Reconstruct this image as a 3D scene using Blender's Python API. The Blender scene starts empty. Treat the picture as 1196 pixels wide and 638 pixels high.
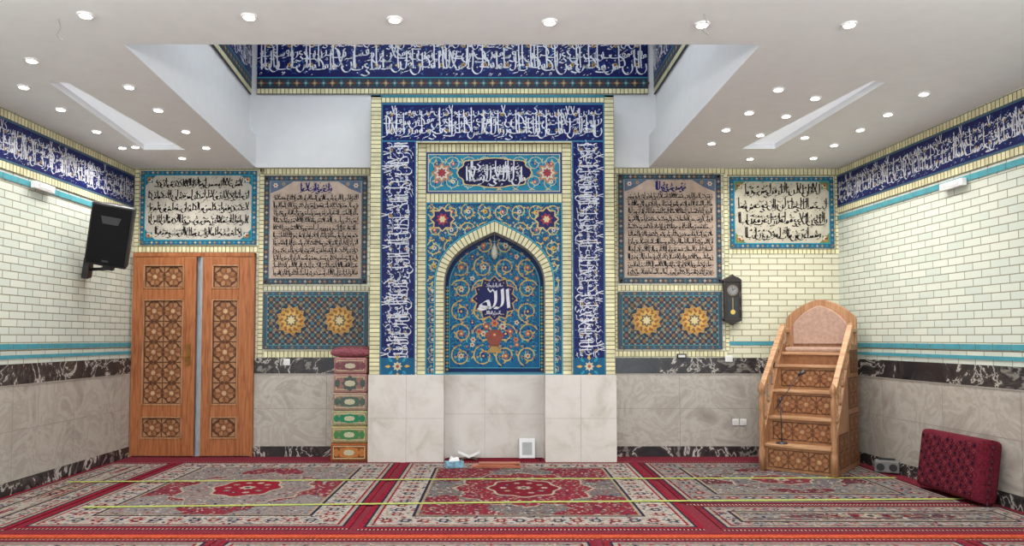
import bpy, bmesh, math, random
from mathutils import Matrix, Vector
sc=bpy.context.scene
try:
    sc.view_settings.view_transform='Standard'
    sc.view_settings.look='None'
except Exception: pass
F=864.0; P=math.radians(2.5); CX=580.0; HZ=395.0; H0=1.45
Y0=HZ-F*math.tan(P)
def ray(px,py):
    xc=(px-CX)/F; yc=(Y0-py)/F
    y=math.cos(P)-yc*math.sin(P); z=math.sin(P)+yc*math.cos(P)
    return xc/y, z/y
def X(px,D,py=300): return ray(px,py)[0]*D
def Z(py,D): return H0+ray(CX,py)[1]*D
def onz(px,py,z):
    rx,rz=ray(px,py); d=(z-H0)/rz; return rx*d,d
DM=onz(CX,540,0)[1]; DB=onz(CX,533,0)[1]
ZC=Z(197,DB)
XL=X(155,DB); XR=4.25; FL=0.06
YN=onz(300,52,ZC)[1]
YREAR=-3.0
def lin(c):
    r=[]
    for v in c[:3]:
        v=v/255.0
        r.append(v/12.92 if v<=0.04045 else ((v+0.055)/1.055)**2.4)
    return (r[0],r[1],r[2],1.0)
# ---------------- materials
def newmat(name):
    m=bpy.data.materials.new(name); m.use_nodes=True
    nt=m.node_tree; b=nt.nodes['Principled BSDF']; return m,nt,b
def plain(name,c,rough=0.5,metal=0.0,var=0.06,scale=8,bump=0.0):
    m,nt,b=newmat(name)
    n=nt.nodes.new('ShaderNodeTexNoise'); n.inputs['Scale'].default_value=scale; n.inputs['Detail'].default_value=4
    tc=nt.nodes.new('ShaderNodeTexCoord'); nt.links.new(tc.outputs['Object'],n.inputs['Vector'])
    cr=nt.nodes.new('ShaderNodeValToRGB')
    l=lin(c); cr.color_ramp.elements[0].color=tuple(max(0,v*(1-var*2)) for v in l[:3])+(1,)
    cr.color_ramp.elements[1].color=tuple(min(1,v*(1+var*2)) for v in l[:3])+(1,)
    cr.color_ramp.elements[0].position=.3; cr.color_ramp.elements[1].position=.7
    nt.links.new(n.outputs['Fac'],cr.inputs['Fac']); nt.links.new(cr.outputs['Color'],b.inputs['Base Color'])
    b.inputs['Roughness'].default_value=rough; b.inputs['Metallic'].default_value=metal
    if rough>.8: b.inputs['Specular IOR Level'].default_value=.15
    if bump:
        bp=nt.nodes.new('ShaderNodeBump'); bp.inputs['Strength'].default_value=bump; bp.inputs['Distance'].default_value=.01
        nt.links.new(n.outputs['Fac'],bp.inputs['Height']); nt.links.new(bp.outputs['Normal'],b.inputs['Normal'])
    return m
def vcol(name,rough,nscale=30,lo=.8,hi=1.15,bump=0.0,spec=.5):
    m,nt,b=newmat(name)
    a=nt.nodes.new('ShaderNodeAttribute'); a.attribute_name='Col'
    n=nt.nodes.new('ShaderNodeTexNoise'); n.inputs['Scale'].default_value=nscale
    tc=nt.nodes.new('ShaderNodeTexCoord'); nt.links.new(tc.outputs['Object'],n.inputs['Vector'])
    mr=nt.nodes.new('ShaderNodeMapRange'); mr.inputs['From Min'].default_value=.3; mr.inputs['From Max'].default_value=.7
    mr.inputs['To Min'].default_value=lo; mr.inputs['To Max'].default_value=hi
    nt.links.new(n.outputs['Fac'],mr.inputs['Value'])
    mx=nt.nodes.new('ShaderNodeVectorMath'); mx.operation='SCALE'
    nt.links.new(a.outputs['Color'],mx.inputs[0]); nt.links.new(mr.outputs['Result'],mx.inputs['Scale'])
    nt.links.new(mx.outputs['Vector'],b.inputs['Base Color'])
    b.inputs['Roughness'].default_value=rough
    b.inputs['Specular IOR Level'].default_value=spec
    if bump:
        bp=nt.nodes.new('ShaderNodeBump'); bp.inputs['Strength'].default_value=bump; bp.inputs['Distance'].default_value=.01
        nt.links.new(n.outputs['Fac'],bp.inputs['Height']); nt.links.new(bp.outputs['Normal'],b.inputs['Normal'])
    return m
TILE=vcol('glazed_tile',.4,12,.82,1.0,0,.14)
CARP=vcol('carpet_pile',.95,60,.5,.98,.5,.05)
MARQ=vcol('wood_marquetry',.45,25,.7,1.05,0,.25)
CLOTH=vcol('woven_cloth',.9,90,.65,1.1,.4,.1)
def brickmat(name,c1,c2,mc,row=.074,bw=.225,mort=.0048):
    m,nt,b=newmat(name)
    tc=nt.nodes.new('ShaderNodeTexCoord'); sp=nt.nodes.new('ShaderNodeSeparateXYZ'); cb=nt.nodes.new('ShaderNodeCombineXYZ')
    nt.links.new(tc.outputs['Object'],sp.inputs[0]); nt.links.new(sp.outputs['X'],cb.inputs['X']); nt.links.new(sp.outputs['Z'],cb.inputs['Y'])
    br=nt.nodes.new('ShaderNodeTexBrick'); nt.links.new(cb.outputs[0],br.inputs['Vector'])
    br.inputs['Scale'].default_value=1; br.inputs['Brick Width'].default_value=bw; br.inputs['Row Height'].default_value=row
    br.inputs['Mortar Size'].default_value=mort; br.inputs['Mortar Smooth'].default_value=.1
    br.inputs['Color1'].default_value=lin(c1); br.inputs['Color2'].default_value=lin(c2); br.inputs['Mortar'].default_value=lin(mc)
    nt.links.new(br.outputs['Color'],b.inputs['Base Color'])
    mr=nt.nodes.new('ShaderNodeMapRange'); mr.inputs['To Min'].default_value=.22; mr.inputs['To Max'].default_value=.8
    nt.links.new(br.outputs['Fac'],mr.inputs['Value']); nt.links.new(mr.outputs['Result'],b.inputs['Roughness'])
    bp=nt.nodes.new('ShaderNodeBump'); bp.inputs['Strength'].default_value=.4; bp.inputs['Distance'].default_value=.005; bp.invert=True
    nt.links.new(br.outputs['Fac'],bp.inputs['Height']); nt.links.new(bp.outputs['Normal'],b.inputs['Normal'])
    return m
BRICK=brickmat('glazed_brick',(212,216,204),(198,206,196),(132,130,106))
BRICKY=brickmat('glazed_brick_cream',(216,214,190),(204,203,179),(132,118,82))
def marble(name,cols,scale=2.0,rough=.25,dist=1.5,detail=8):
    m,nt,b=newmat(name)
    tc=nt.nodes.new('ShaderNodeTexCoord')
    n=nt.nodes.new('ShaderNodeTexNoise'); n.inputs['Scale'].default_value=scale; n.inputs['Detail'].default_value=detail
    n.inputs['Roughness'].default_value=.62; n.inputs['Distortion'].default_value=dist
    nt.links.new(tc.outputs['Object'],n.inputs['Vector'])
    cr=nt.nodes.new('ShaderNodeValToRGB'); e=cr.color_ramp.elements
    e[0].position=cols[0][0]; e[0].color=lin(cols[0][1]); e[1].position=cols[-1][0]; e[1].color=lin(cols[-1][1])
    for p,c in cols[1:-1]:
        q=e.new(p); q.color=lin(c)
    nt.links.new(n.outputs['Fac'],cr.inputs['Fac']); nt.links.new(cr.outputs['Color'],b.inputs['Base Color'])
    b.inputs['Roughness'].default_value=rough
    return m
MARB=marble('beige_marble',[(.22,(134,126,116)),(.38,(160,153,144)),(.46,(178,172,163)),(.5,(162,155,145)),(.58,(178,172,163)),(.66,(156,149,139)),(.8,(190,185,177))],2.2,.25,.8)
MARBP=marble('pale_marble',[(.24,(140,106,88)),(.285,(184,176,166)),(.42,(202,196,188)),(.5,(208,203,196)),(.7,(214,210,204))],3.0,.25,.6)
BLK=marble('black_veined_marble',[(.3,(30,30,34)),(.44,(50,48,50)),(.485,(58,54,54)),(.5,(190,185,178)),(.52,(70,64,62)),(.6,(38,36,40)),(.66,(130,125,118)),(.7,(45,43,45))],1.7,.2,1.6,5)
CEIL=plain('ceiling_plaster',(238,240,242),.8,var=.01)
WHITE=plain('white_plastic',(225,225,225),.4,var=.01)
BLACK=plain('black_plastic',(22,22,24),.5,var=.1)
def woodmat(name,c,dark,scale=3.0,ax='Z'):
    m,nt,b=newmat(name)
    tc=nt.nodes.new('ShaderNodeTexCoord'); mp=nt.nodes.new('ShaderNodeMapping')
    mp.inputs['Scale'].default_value=(14,14,1.2) if ax=='Z' else (1.2,14,14)
    nt.links.new(tc.outputs['Object'],mp.inputs['Vector'])
    n=nt.nodes.new('ShaderNodeTexNoise'); n.inputs['Scale'].default_value=scale; n.inputs['Detail'].default_value=6; n.inputs['Distortion'].default_value=.6
    nt.links.new(mp.outputs['Vector'],n.inputs['Vector'])
    cr=nt.nodes.new('ShaderNodeValToRGB'); cr.color_ramp.elements[0].color=lin(dark); cr.color_ramp.elements[1].color=lin(c)
    cr.color_ramp.elements[0].position=.32; cr.color_ramp.elements[1].position=.62
    nt.links.new(n.outputs['Fac'],cr.inputs['Fac']); nt.links.new(cr.outputs['Color'],b.inputs['Base Color'])
    b.inputs['Roughness'].default_value=.42; b.inputs['Specular IOR Level'].default_value=.3
    return m
WOOD=woodmat('door_wood',(168,106,66),(132,76,44))
WOODL=woodmat('minbar_wood',(176,132,96),(140,96,64))
WOODH=woodmat('minbar_wood_h',(194,154,118),(158,114,80),3,'X')
PINK=plain('upholstery',(172,142,126),.85,var=.08,scale=30)
def emis(name,c,s,base=None):
    m,nt,b=newmat(name); b.inputs['Base Color'].default_value=lin(base or c)
    b.inputs['Emission Color'].default_value=lin(c); b.inputs['Emission Strength'].default_value=s; return m
LAMP=emis('lamp_glow',(255,250,242),14)
COVE=emis('cove_added_glow',(232,238,246),.38)  # no lamp: faint glow added so the cove tops look brighter
GLOBE=emis('fill_globe_glow',(255,251,245),150)  # emission for the added, unseen fill globes
# ---------------- mesh helpers
def empty(name,M=Matrix.Identity(4)):
    o=bpy.data.objects.new(name,None); o.empty_display_size=.1; sc.collection.objects.link(o); o.matrix_world=M; return o
def link(name,me,M,parent):
    o=bpy.data.objects.new(name,me); sc.collection.objects.link(o)
    if parent is not None: o.parent=parent; o.matrix_local=M
    else: o.matrix_world=M
    return o
I4=Matrix.Identity(4)
class MB:
    def __init__(s): s.bm=bmesh.new(); s.M=I4.copy()
    def v(s,p): return s.bm.verts.new(s.M@Vector(p))
    def face(s,pts,mi=0):
        f=s.bm.faces.new([s.v(p) for p in pts]); f.material_index=mi; return f
    def box(s,x0,x1,y0,y1,z0,z1,mi=0):
        if x1<x0:x0,x1=x1,x0
        if y1<y0:y0,y1=y1,y0
        if z1<z0:z0,z1=z1,z0
        q=[s.v(p) for p in [(x0,y0,z0),(x1,y0,z0),(x1,y1,z0),(x0,y1,z0),(x0,y0,z1),(x1,y0,z1),(x1,y1,z1),(x0,y1,z1)]]
        for a in [(0,3,2,1),(4,5,6,7),(0,1,5,4),(1,2,6,5),(2,3,7,6),(3,0,4,7)]:
            s.bm.faces.new([q[i] for i in a]).material_index=mi
    def prism(s,pts,vec,mi=0):
        vec=Vector(vec); a=[s.v(p) for p in pts]; b=[s.v(Vector(p)+vec) for p in pts]; n=len(pts)
        s.bm.faces.new(a).material_index=mi; s.bm.faces.new(b[::-1]).material_index=mi
        for i in range(n):
            j=(i+1)%n; s.bm.faces.new([a[j],a[i],b[i],b[j]]).material_index=mi
    def tube(s,p0,p1,r0,r1=None,n=10,mi=0):
        if r1 is None:r1=r0
        p0=Vector(p0);p1=Vector(p1);d=(p1-p0).normalized()
        u=d.orthogonal().normalized(); w=d.cross(u)
        A=[];B=[]
        for i in range(n):
            t=2*math.pi*i/n; e=u*math.cos(t)+w*math.sin(t)
            A.append(s.v(p0+e*r0)); B.append(s.v(p1+e*r1))
        for i in range(n):
            j=(i+1)%n; s.bm.faces.new([A[i],A[j],B[j],B[i]]).material_index=mi
        s.bm.faces.new(A[::-1]).material_index=mi; s.bm.faces.new(B).material_index=mi
    def lathe(s,o,prof,n=14,mi=0):
        rings=[]
        for r,z in prof:
            rings.append([s.v((o[0]+r*math.cos(2*math.pi*i/n),o[1]+r*math.sin(2*math.pi*i/n),o[2]+z)) for i in range(n)])
        for a,b in zip(rings,rings[1:]):
            for i in range(n):
                j=(i+1)%n; s.bm.faces.new([a[i],a[j],b[j],b[i]]).material_index=mi
        s.bm.faces.new(rings[0][::-1]).material_index=mi; s.bm.faces.new(rings[-1]).material_index=mi
    def build(s,name,mats,parent=None,M=I4,bevel=0,smooth=False,sub=0):
        bmesh.ops.recalc_face_normals(s.bm,faces=s.bm.faces)
        me=bpy.data.meshes.new(name); s.bm.to_mesh(me); s.bm.free()
        for m in (mats if isinstance(mats,list) else [mats]): me.materials.append(m)
        o=link(name,me,M,parent)
        if smooth:
            for p in me.polygons:p.use_smooth=True
        if bevel:
            b=o.modifiers.new('bevel','BEVEL'); b.width=bevel; b.segments=2; b.limit_method='ANGLE'
        if sub:
            q=o.modifiers.new('sub','SUBSURF'); q.levels=sub; q.render_levels=sub
        return o
LS=.0012
class Canvas:
    def __init__(s,name,M=I4,y=0.0,parent=None,mat=None,ls=LS):
        s.name=name; s.M=M; s.y=y; s.parent=parent; s.mat=mat or TILE; s.V=[];s.Fc=[];s.C=[]; s.tf=None; s.ls=ls; s.inside=None
    def poly(s,pts,col,l=1):
        if s.tf: pts=[s.tf(*p) for p in pts]
        if s.inside and not all(s.inside(*p) for p in pts): return
        c=lin(col); b=len(s.V); yy=s.y-l*s.ls
        for p in pts: s.V.append((p[0],yy,p[1])); s.C.extend(c)
        s.Fc.append(tuple(range(b,b+len(pts))))
    def rect(s,x0,y0,x1,y1,col,l=1): s.poly([(x0,y0),(x1,y0),(x1,y1),(x0,y1)],col,l)
    def slab(s,x0,y0,x1,y1,th,col):
        c=lin(col); b=len(s.V); f=s.y; k=s.y+th
        q=[(x0,f,y0),(x1,f,y0),(x1,f,y1),(x0,f,y1),(x0,k,y0),(x1,k,y0),(x1,k,y1),(x0,k,y1)]
        s.V+=q
        for _ in q: s.C.extend(c)
        for a in [(0,1,2,3),(1,5,6,2),(4,0,3,7),(3,2,6,7),(4,5,1,0),(7,6,5,4)]: s.Fc.append(tuple(b+i for i in a))
    def frame(s,x0,y0,x1,y1,w,col,l=1):
        s.rect(x0,y0,x1,y0+w,col,l); s.rect(x0,y1-w,x1,y1,col,l); s.rect(x0,y0+w,x0+w,y1-w,col,l); s.rect(x1-w,y0+w,x1,y1-w,col,l)
    def disc(s,x,y,r,col,l=1,n=10,ry=None):
        ry=ry or r
        s.poly([(x+r*math.cos(2*math.pi*i/n),y+ry*math.sin(2*math.pi*i/n)) for i in range(n)],col,l)
    def star(s,x,y,r,r2,n,col,l=1,a0=0):
        s.poly([(x+(r if i%2==0 else r2)*math.cos(a0+math.pi*i/n),y+(r if i%2==0 else r2)*math.sin(a0+math.pi*i/n)) for i in range(2*n)],col,l)
    def ribbon(s,pts,w,col,l=1,closed=False):
        n=len(pts)
        L=[];R=[]
        for i in range(n):
            if closed: a=pts[(i-1)%n];b=pts[(i+1)%n]
            else: a=pts[max(0,i-1)];b=pts[min(n-1,i+1)]
            dx=b[0]-a[0];dy=b[1]-a[1];d=math.hypot(dx,dy) or 1
            nx,ny=-dy/d*w/2,dx/d*w/2
            L.append((pts[i][0]+nx,pts[i][1]+ny));R.append((pts[i][0]-nx,pts[i][1]-ny))
        for i in range(n if closed else n-1):
            j=(i+1)%n; s.poly([R[i],R[j],L[j],L[i]],col,l)
    def nib(s,pts,w,col,l=1,ang=.6,mn=.25):
        ox,oy=math.cos(ang)*w/2,math.sin(ang)*w/2
        prev=None;n=len(pts)
        for i in range(n):
            a=pts[max(0,i-1)];b=pts[min(n-1,i+1)]
            dx=b[0]-a[0];dy=b[1]-a[1];d=math.hypot(dx,dy) or 1
            nx,ny=-dy/d,dx/d
            if nx*ox+ny*oy<0:nx,ny=-nx,-ny
            qx,qy=ox+nx*w*mn/2,oy+ny*w*mn/2
            cur=((pts[i][0]+qx,pts[i][1]+qy),(pts[i][0]-qx,pts[i][1]-qy))
            if prev: s.poly([prev[1],cur[1],cur[0],prev[0]],col,l)
            prev=cur
    def build(s,name=None):
        me=bpy.data.meshes.new(name or s.name); me.from_pydata(s.V,[],s.Fc)
        at=me.color_attributes.new('Col','FLOAT_COLOR','POINT'); at.data.foreach_set('color',s.C)
        me.materials.append(s.mat); me.update()
        return link(name or s.name,me,s.M,s.parent)
def cat(pts,k=4):
    if len(pts)<3: 
        a,b=pts; return [(a[0]+(b[0]-a[0])*i/k,a[1]+(b[1]-a[1])*i/k) for i in range(k+1)]
    P_=[pts[0]]+list(pts)+[pts[-1]]; out=[]
    for i in range(1,len(P_)-2):
        p0,p1,p2,p3=P_[i-1],P_[i],P_[i+1],P_[i+2]
        for j in range(k):
            t=j/k;o=[]
            for c in (0,1):
                o.append(.5*((2*p1[c])+(-p0[c]+p2[c])*t+(2*p0[c]-5*p1[c]+4*p2[c]-p3[c])*t*t+(-p0[c]+3*p1[c]-3*p2[c]+p3[c])*t**3))
            out.append(tuple(o))
    out.append(pts[-1]); return out
# ------------- calligraphy (pen strokes, right to left)
G={
'alef':([[(-.05,.94),(0,1.0),(.0,.5),(.03,.0)]],.17,[]),
'lam':([[(-.05,1.0),(0,1.05),(.0,.3),(-.08,.02),(-.26,.0),(-.34,.1)]],.33,[]),
'lamalef':([[(-.05,1.0),(0,1.02),(-.12,.4),(-.3,.05),(-.42,.12)],[(-.42,1.0),(-.36,.95),(-.22,.4),(-.02,.0)]],.42,[]),
'nun':([[(0,.34),(.04,.05),(-.1,-.22),(-.34,-.26),(-.52,-.05),(-.52,.2)]],.5,[(-.25,.12)]),
'ra':([[(0,.3),(.02,.05),(-.15,-.18),(-.42,-.24)]],.26,[]),
'za':([[(0,.3),(.02,.05),(-.15,-.18),(-.42,-.24)]],.28,[(0,.48)]),
'waw':([[(-.16,.14),(-.1,.3),(.02,.26),(-.02,.1),(-.14,.1),(.0,.04),(-.12,-.16),(-.4,-.24)]],.3,[]),
'sin':([[(0,.24),(-.02,.04),(-.1,.02),(-.13,.2),(-.16,.03),(-.24,.02),(-.27,.2),(-.3,.0),(-.6,.0)]],.6,[]),
'shin':([[(0,.24),(-.02,.04),(-.1,.02),(-.13,.2),(-.16,.03),(-.24,.02),(-.27,.2),(-.32,-.1),(-.5,-.26),(-.7,-.1),(-.7,.12)]],.66,[(-.1,.4),(-.2,.4),(-.15,.5)]),
'kaf':([[(.1,.98),(-.1,.82),(-.3,.66),(-.1,.5),(.02,.25),(-.04,.02),(-.4,.0),(-.5,.06)]],.48,[]),
'mim':([[(0,.05),(-.02,.24),(-.16,.2),(-.12,.02),(-.24,.0),(-.34,.0)]],.33,[]),
'ha':([[(0,.0),(-.06,.26),(-.2,.2),(-.16,.0),(-.02,.02),(-.14,.12),(-.3,.0),(-.4,.02)]],.38,[]),
'ayn':([[(-.08,.34),(-.22,.36),(-.2,.18),(-.02,.12),(-.16,-.02),(.02,-.2),(-.2,-.34),(-.46,-.26)]],.42,[]),
'ba':([[(0,.2),(-.04,.02),(-.3,-.03),(-.6,.0),(-.68,.2)]],.64,[(-.3,-.2)]),
'ta':([[(0,.18),(-.04,.02),(-.25,-.02),(-.45,.02),(-.5,.18)]],.48,[(-.18,.3),(-.3,.3)]),
'ya':([[(-.1,.26),(-.26,.26),(-.16,.06),(-.02,-.06),(-.24,-.22),(.1,-.26),(.5,-.24)]],.3,[]),
'fa':([[(0,.06),(-.02,.34),(-.16,.32),(-.12,.12),(-.02,.04),(-.3,.0),(-.5,.03)]],.46,[(-.08,.52)]),
}
GN=['alef']*5+['lam']*5+['lamalef']*2+['nun']*3+['ra']*2+['za','waw','waw','sin','shin','kaf','kaf','mim','mim','ha','ha','ayn','ba','ta','ya','fa']
def glyph(cv,n,x,y,H,w,col,l,k,rng,dc=None):
    st,adv,dots=G[n]
    for s_ in st: cv.nib(cat([(x+a*H,y+b*H) for a,b in s_],k),w*H,col,l)
    for a,b in dots:
        r=w*H*.62; cx,cy=x+a*H,y+b*H; cv.poly([(cx-r,cy),(cx,cy-r),(cx+r,cy),(cx,cy+r)],dc or col,l)
    return adv*H
def callig(cv,x0,x1,yb,H,col,l,rng,w=.085,k=3,tier=True,sp=.92,marks=True,names=None,jit=.05):
    x=x1-.05*H
    while x>x0+.12*H:
        n=rng.choice(names or GN)
        if x-G[n][1]*H<x0-.05*H: n='alef' if not names else 'ra'
        adv=glyph(cv,n,x,yb+rng.uniform(-jit,jit)*H,H,w,col,l,k,rng)
        if tier and rng.random()<.55 and x-.3*H>x0:
            m=rng.choice(['mim','ha','ra','waw','ta','sin','ayn','ya','ba'])
            glyph(cv,m,x-.05*H,yb+rng.uniform(.48,.72)*H,H*.62,w,col,l+.3,k,rng)
        if marks:
            for _ in range(2):
                if rng.random()<.7:
                    mx=x-rng.uniform(0,.3)*H; my=yb+rng.choice([rng.uniform(.95,1.15),rng.uniform(-.4,-.25),rng.uniform(.4,.8)])*H
                    cv.nib([(mx,my),(mx-.09*H,my-.05*H)] if rng.random()<.6 else cat([(mx,my),(mx+.05*H,my+.06*H),(mx-.04*H,my+.08*H),(mx-.08*H,my-.04*H)],2),w*H*.45,col,l,1.0)
        x-=adv*sp+(.1*H if rng.random()<.18 else .02*H)
# ------------- ornament
def flower(cv,x,y,r,col,cc,l=2,n=6,a0=0):
    cv.star(x,y,r,r*.62,n,col,l,a0); cv.disc(x,y,r*.36,cc,l+.5,6)
def leaf(cv,x,y,a,L,w,col,l):
    ca,sa=math.cos(a),math.sin(a)
    pts=[(0,0),(L*.35,w/2),(L*.7,w*.35),(L,0),(L*.6,-w*.25),(L*.3,-w*.35)]
    cv.poly([(x+p*ca-q*sa,y+p*sa+q*ca) for p,q in pts],col,l)
def scroll(cv,cx,cy,r,a0,d,col,l,leafc,fc,w=None,turns=1.35):
    w=w or r*.08; n=22; pts=[]
    for i in range(n+1):
        t=i/n; rr=r*(1-.78*t); a=a0+d*t*turns*2*math.pi
        pts.append((cx+rr*math.cos(a),cy+rr*math.sin(a)))
        if i%3==1:
            lc=leafc[(i//3)%len(leafc)]
            leaf(cv,pts[-1][0],pts[-1][1],a+d*.9,r*.38,r*.2,lc,l+.4)
            if i%2: leaf(cv,pts[-1][0],pts[-1][1],a+math.pi+d*.6,r*.26,r*.14,lc,l+.4)
    cv.ribbon(pts,w,col,l)
    flower(cv,cx,cy,r*.3,fc[0],fc[1],l+.8,6,a0)
def arab(cv,x0,y0,x1,y1,cell,l,col,leafc,fcs,inside=None,symx=None,rng=None,w=None):
    rng=rng or random.Random(3)
    nx=max(1,round((x1-x0)/cell)); ny=max(1,round((y1-y0)/cell)); cw=(x1-x0)/nx; ch=(y1-y0)/ny
    old=cv.inside; 
    if inside: cv.inside=inside
    for i in range(nx):
        for j in range(ny):
            cx=x0+(i+.5)*cw; cy=y0+(j+.5)*ch; d=1 if (i+j)%2 else -1
            if symx is not None:
                d=1 if cx<symx else -1
                if j%2:d=-d
            scroll(cv,cx,cy,min(cw,ch)*.5,(0 if j%2 else math.pi/2)*1.0+(.0 if d>0 else math.pi),d,col,l,leafc,fcs[(i+2*j)%len(fcs)],w)
            flower(cv,x0+i*cw,y0+j*ch,min(cw,ch)*.13,fcs[(i+j+1)%len(fcs)][0],fcs[(i+j+1)%len(fcs)][1],l+1,5) if (i>0 and j>0) else None
    cv.inside=old
CREAM=(226,220,180); MORT=(100,92,66); NAVY=(28,34,98); TEAL=(30,140,165); CYAN=(46,148,172); GOLD=(206,164,74)
def bricks(cv,x0,y0,x1,y1,bl=.045,gap=.009,col=CREAM,l=1,mort=MORT):
    cv.rect(x0,y0,x1,y1,mort,l)
    W=x1-x0;H=y1-y0; rng=random.Random(int(abs(x0*100+y0*37)))
    horiz=W>=H; L=W if horiz else H; n=max(1,round(L/bl)); st=L/n
    for i in range(n):
        a=i*st+gap/2;b=(i+1)*st-gap/2; k=rng.uniform(.93,1.04); c=tuple(min(255,v*k) for v in col)
        if horiz: cv.rect(x0+a,y0+gap/2,x0+b,y1-gap/2,c,l+1)
        else: cv.rect(x0+gap/2,y0+a,x1-gap/2,y0+b,c,l+1)
def navyband(cv,L,Hb,seed,l=2,k=3,text=True):
    """dark blue inscription band in local coords 0..L, 0..Hb"""
    rng=random.Random(seed)
    cv.rect(0,0,L,Hb,(26,30,88),l)
    n=max(1,int(L/(Hb*.5)))
    for i in range(n):
        for j in (0,1):
            scroll(cv,(i+.5)*L/n,Hb*(.27+.46*j),Hb*.22,rng.uniform(0,6),1 if (i+j)%2 else -1,(40,66,130),l+.5,[(40,74,140),(46,104,150)],((176,146,80),(120,56,56)),Hb*.010)
    wc=(222,224,232); low=['nun','ra','waw','sin','shin','mim','ha','ayn','ba','ta','ya','fa','kaf','nun','lamalef']
    callig(cv,Hb*.03,L-Hb*.03,Hb*.19,Hb*.40,wc,l+2.5,rng,.076,k,False,.80,True,None,.10)
    callig(cv,Hb*.03,L-Hb*.03,Hb*.47,Hb*.34,wc,l+2.8,rng,.084,k,False,.86,True,low,.16)
    callig(cv,Hb*.03,L-Hb*.03,Hb*.74,Hb*.24,wc,l+2.9,rng,.100,2,False,1.1,False,low,.16)
    x=Hb*.1
    while x<L-Hb*.1:
        h=Hb*rng.uniform(.42,.66); y_=Hb*rng.uniform(.18,.24); cv.nib(cat([(x-.02*Hb,y_+h),(x,y_+h+.03*Hb),(x,y_+h*.5),(x+.02*Hb,y_)],3),Hb*.028,wc,l+3)
        x+=Hb*rng.choice([.08,.2,.34,.5])
# ---------------- wall frames
def mat4(o,ux,uy,uz):
    return Matrix(((ux[0],uy[0],uz[0],o[0]),(ux[1],uy[1],uz[1],o[1]),(ux[2],uy[2],uz[2],o[2]),(0,0,0,1)))
MBK=Matrix.Translation((0,DB,0))
ML=mat4((XL,0,0),(0,1,0),(-1,0,0),(0,0,1))
q=math.hypot(FL,1); UR=(FL/q,-1/q,0); NRi=(1/q,FL/q,0)
MR=mat4((XR,DB,0),UR,NRi,(0,0,1))
MFL=mat4((0,0,0),(1,0,0),(0,0,-1),(0,1,0))
LR=(DB-YREAR)*q
zb1=Z(418,DB); zb0=Z(437,DB); zs=Z(521,DB)
ZT=5.65
# ---- room shell
m=MB(); m.box(XL-.6,XR+1.6,YREAR-.2,DB+.4,-.2,0); m.build('floor',plain('red_moquette',(108,34,46),.95,var=.15,scale=40))
m=MB(); m.box(XL-.2,XR+.2,0,.2,0,ZT); m.build('wall_back',BRICKY,M=MBK)
m=MB(); m.box(YREAR-.2,DB+.2,0,.2,0,ZC+.3); m.build('wall_left',BRICK,M=ML)
m=MB(); m.box(0,LR,0,.2,0,ZC+.3); m.build('wall_right',BRICK,M=MR)
xr_rear=XR+FL*(DB-YREAR)
m=MB()
m.box(XL,xr_rear,YREAR-.2,YREAR,0,.3); m.box(XL,xr_rear,YREAR-.2,YREAR,3.3,ZC)
for a,b in [(XL,XL+.3),(-1.6,-1.3),(1.3,1.6),(xr_rear-.3,xr_rear)]: m.box(a,b,YREAR-.2,YREAR,.3,3.3)
m.build('wall_rear',CEIL)
oLn=onz(145,52,ZC)[0]; oRn=onz(888,52,ZC)[0]; oLb=X(300,DB,190); oRb=X(757,DB,190)
def xr_at(y): return XR+FL*(DB-y)
m=MB()
def cf(pts,z=ZC): m.face([(a,b,z) for a,b in pts])
cf([(XL,YREAR),(xr_rear,YREAR),(xr_at(YN),YN),(XL,YN)])
lh=[onz(p[0],p[1],ZC) for p in [(57,96),(80,97),(216,175),(168,175)]]
rh=[onz(p[0],p[1],ZC) for p in [(1018,95),(1036,95),(905,174),(866,174)]]
for rect,h in (([(XL,YN),(oLn,YN),(oLb,DB),(XL,DB)],lh),([(oRn,YN),(xr_at(YN),YN),(XR,DB),(oRb,DB)],rh)):
    for i in range(4):
        j=(i+1)%4; cf([rect[i],rect[j],h[j],h[i]])
m.build('ceiling',CEIL)
m=MB(); CD=.06
for h in (lh,rh):
    for i in range(4):
        j=(i+1)%4; m.face([h[i]+(ZC,),h[j]+(ZC,),h[j]+(ZC+CD,),h[i]+(ZC+CD,)])
m.build('ceiling_cove_recess',CEIL)
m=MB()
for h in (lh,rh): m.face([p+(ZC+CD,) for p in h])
m.build('ceiling_cove_glow_panel',COVE)  # recess top, brightened by its added glow
zf=Z(160,DB)
m=MB()
def wallseg(p,q2,z0,z1): m.face([p+(z0,),q2+(z0,),q2+(z1,),p+(z1,)])
s=.10
inn=[(oLn,YN),(oRn,YN),(oRb,DB),(oLb,DB)]
out=[(oLn-s,YN-s),(oRn+s,YN-s),(oRb+s,DB),(oLb-s,DB)]
for i,j in ((0,1),(1,2),(3,0)):
    wallseg(inn[i],inn[j],ZC,zf); wallseg(out[i],out[j],zf,ZT)
    m.face([inn[i]+(zf,),inn[j]+(zf,),out[j]+(zf,),out[i]+(zf,)])
m.box(oLb-.02,oRb+.02,DB-.06,DB,ZC,zf)
m.box(oLb-s,oRb+s,DB-.02,DB,zf,ZT)
m.build('lantern_walls',plain('lantern_plaster',(216,217,219),.8,var=.01))
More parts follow.
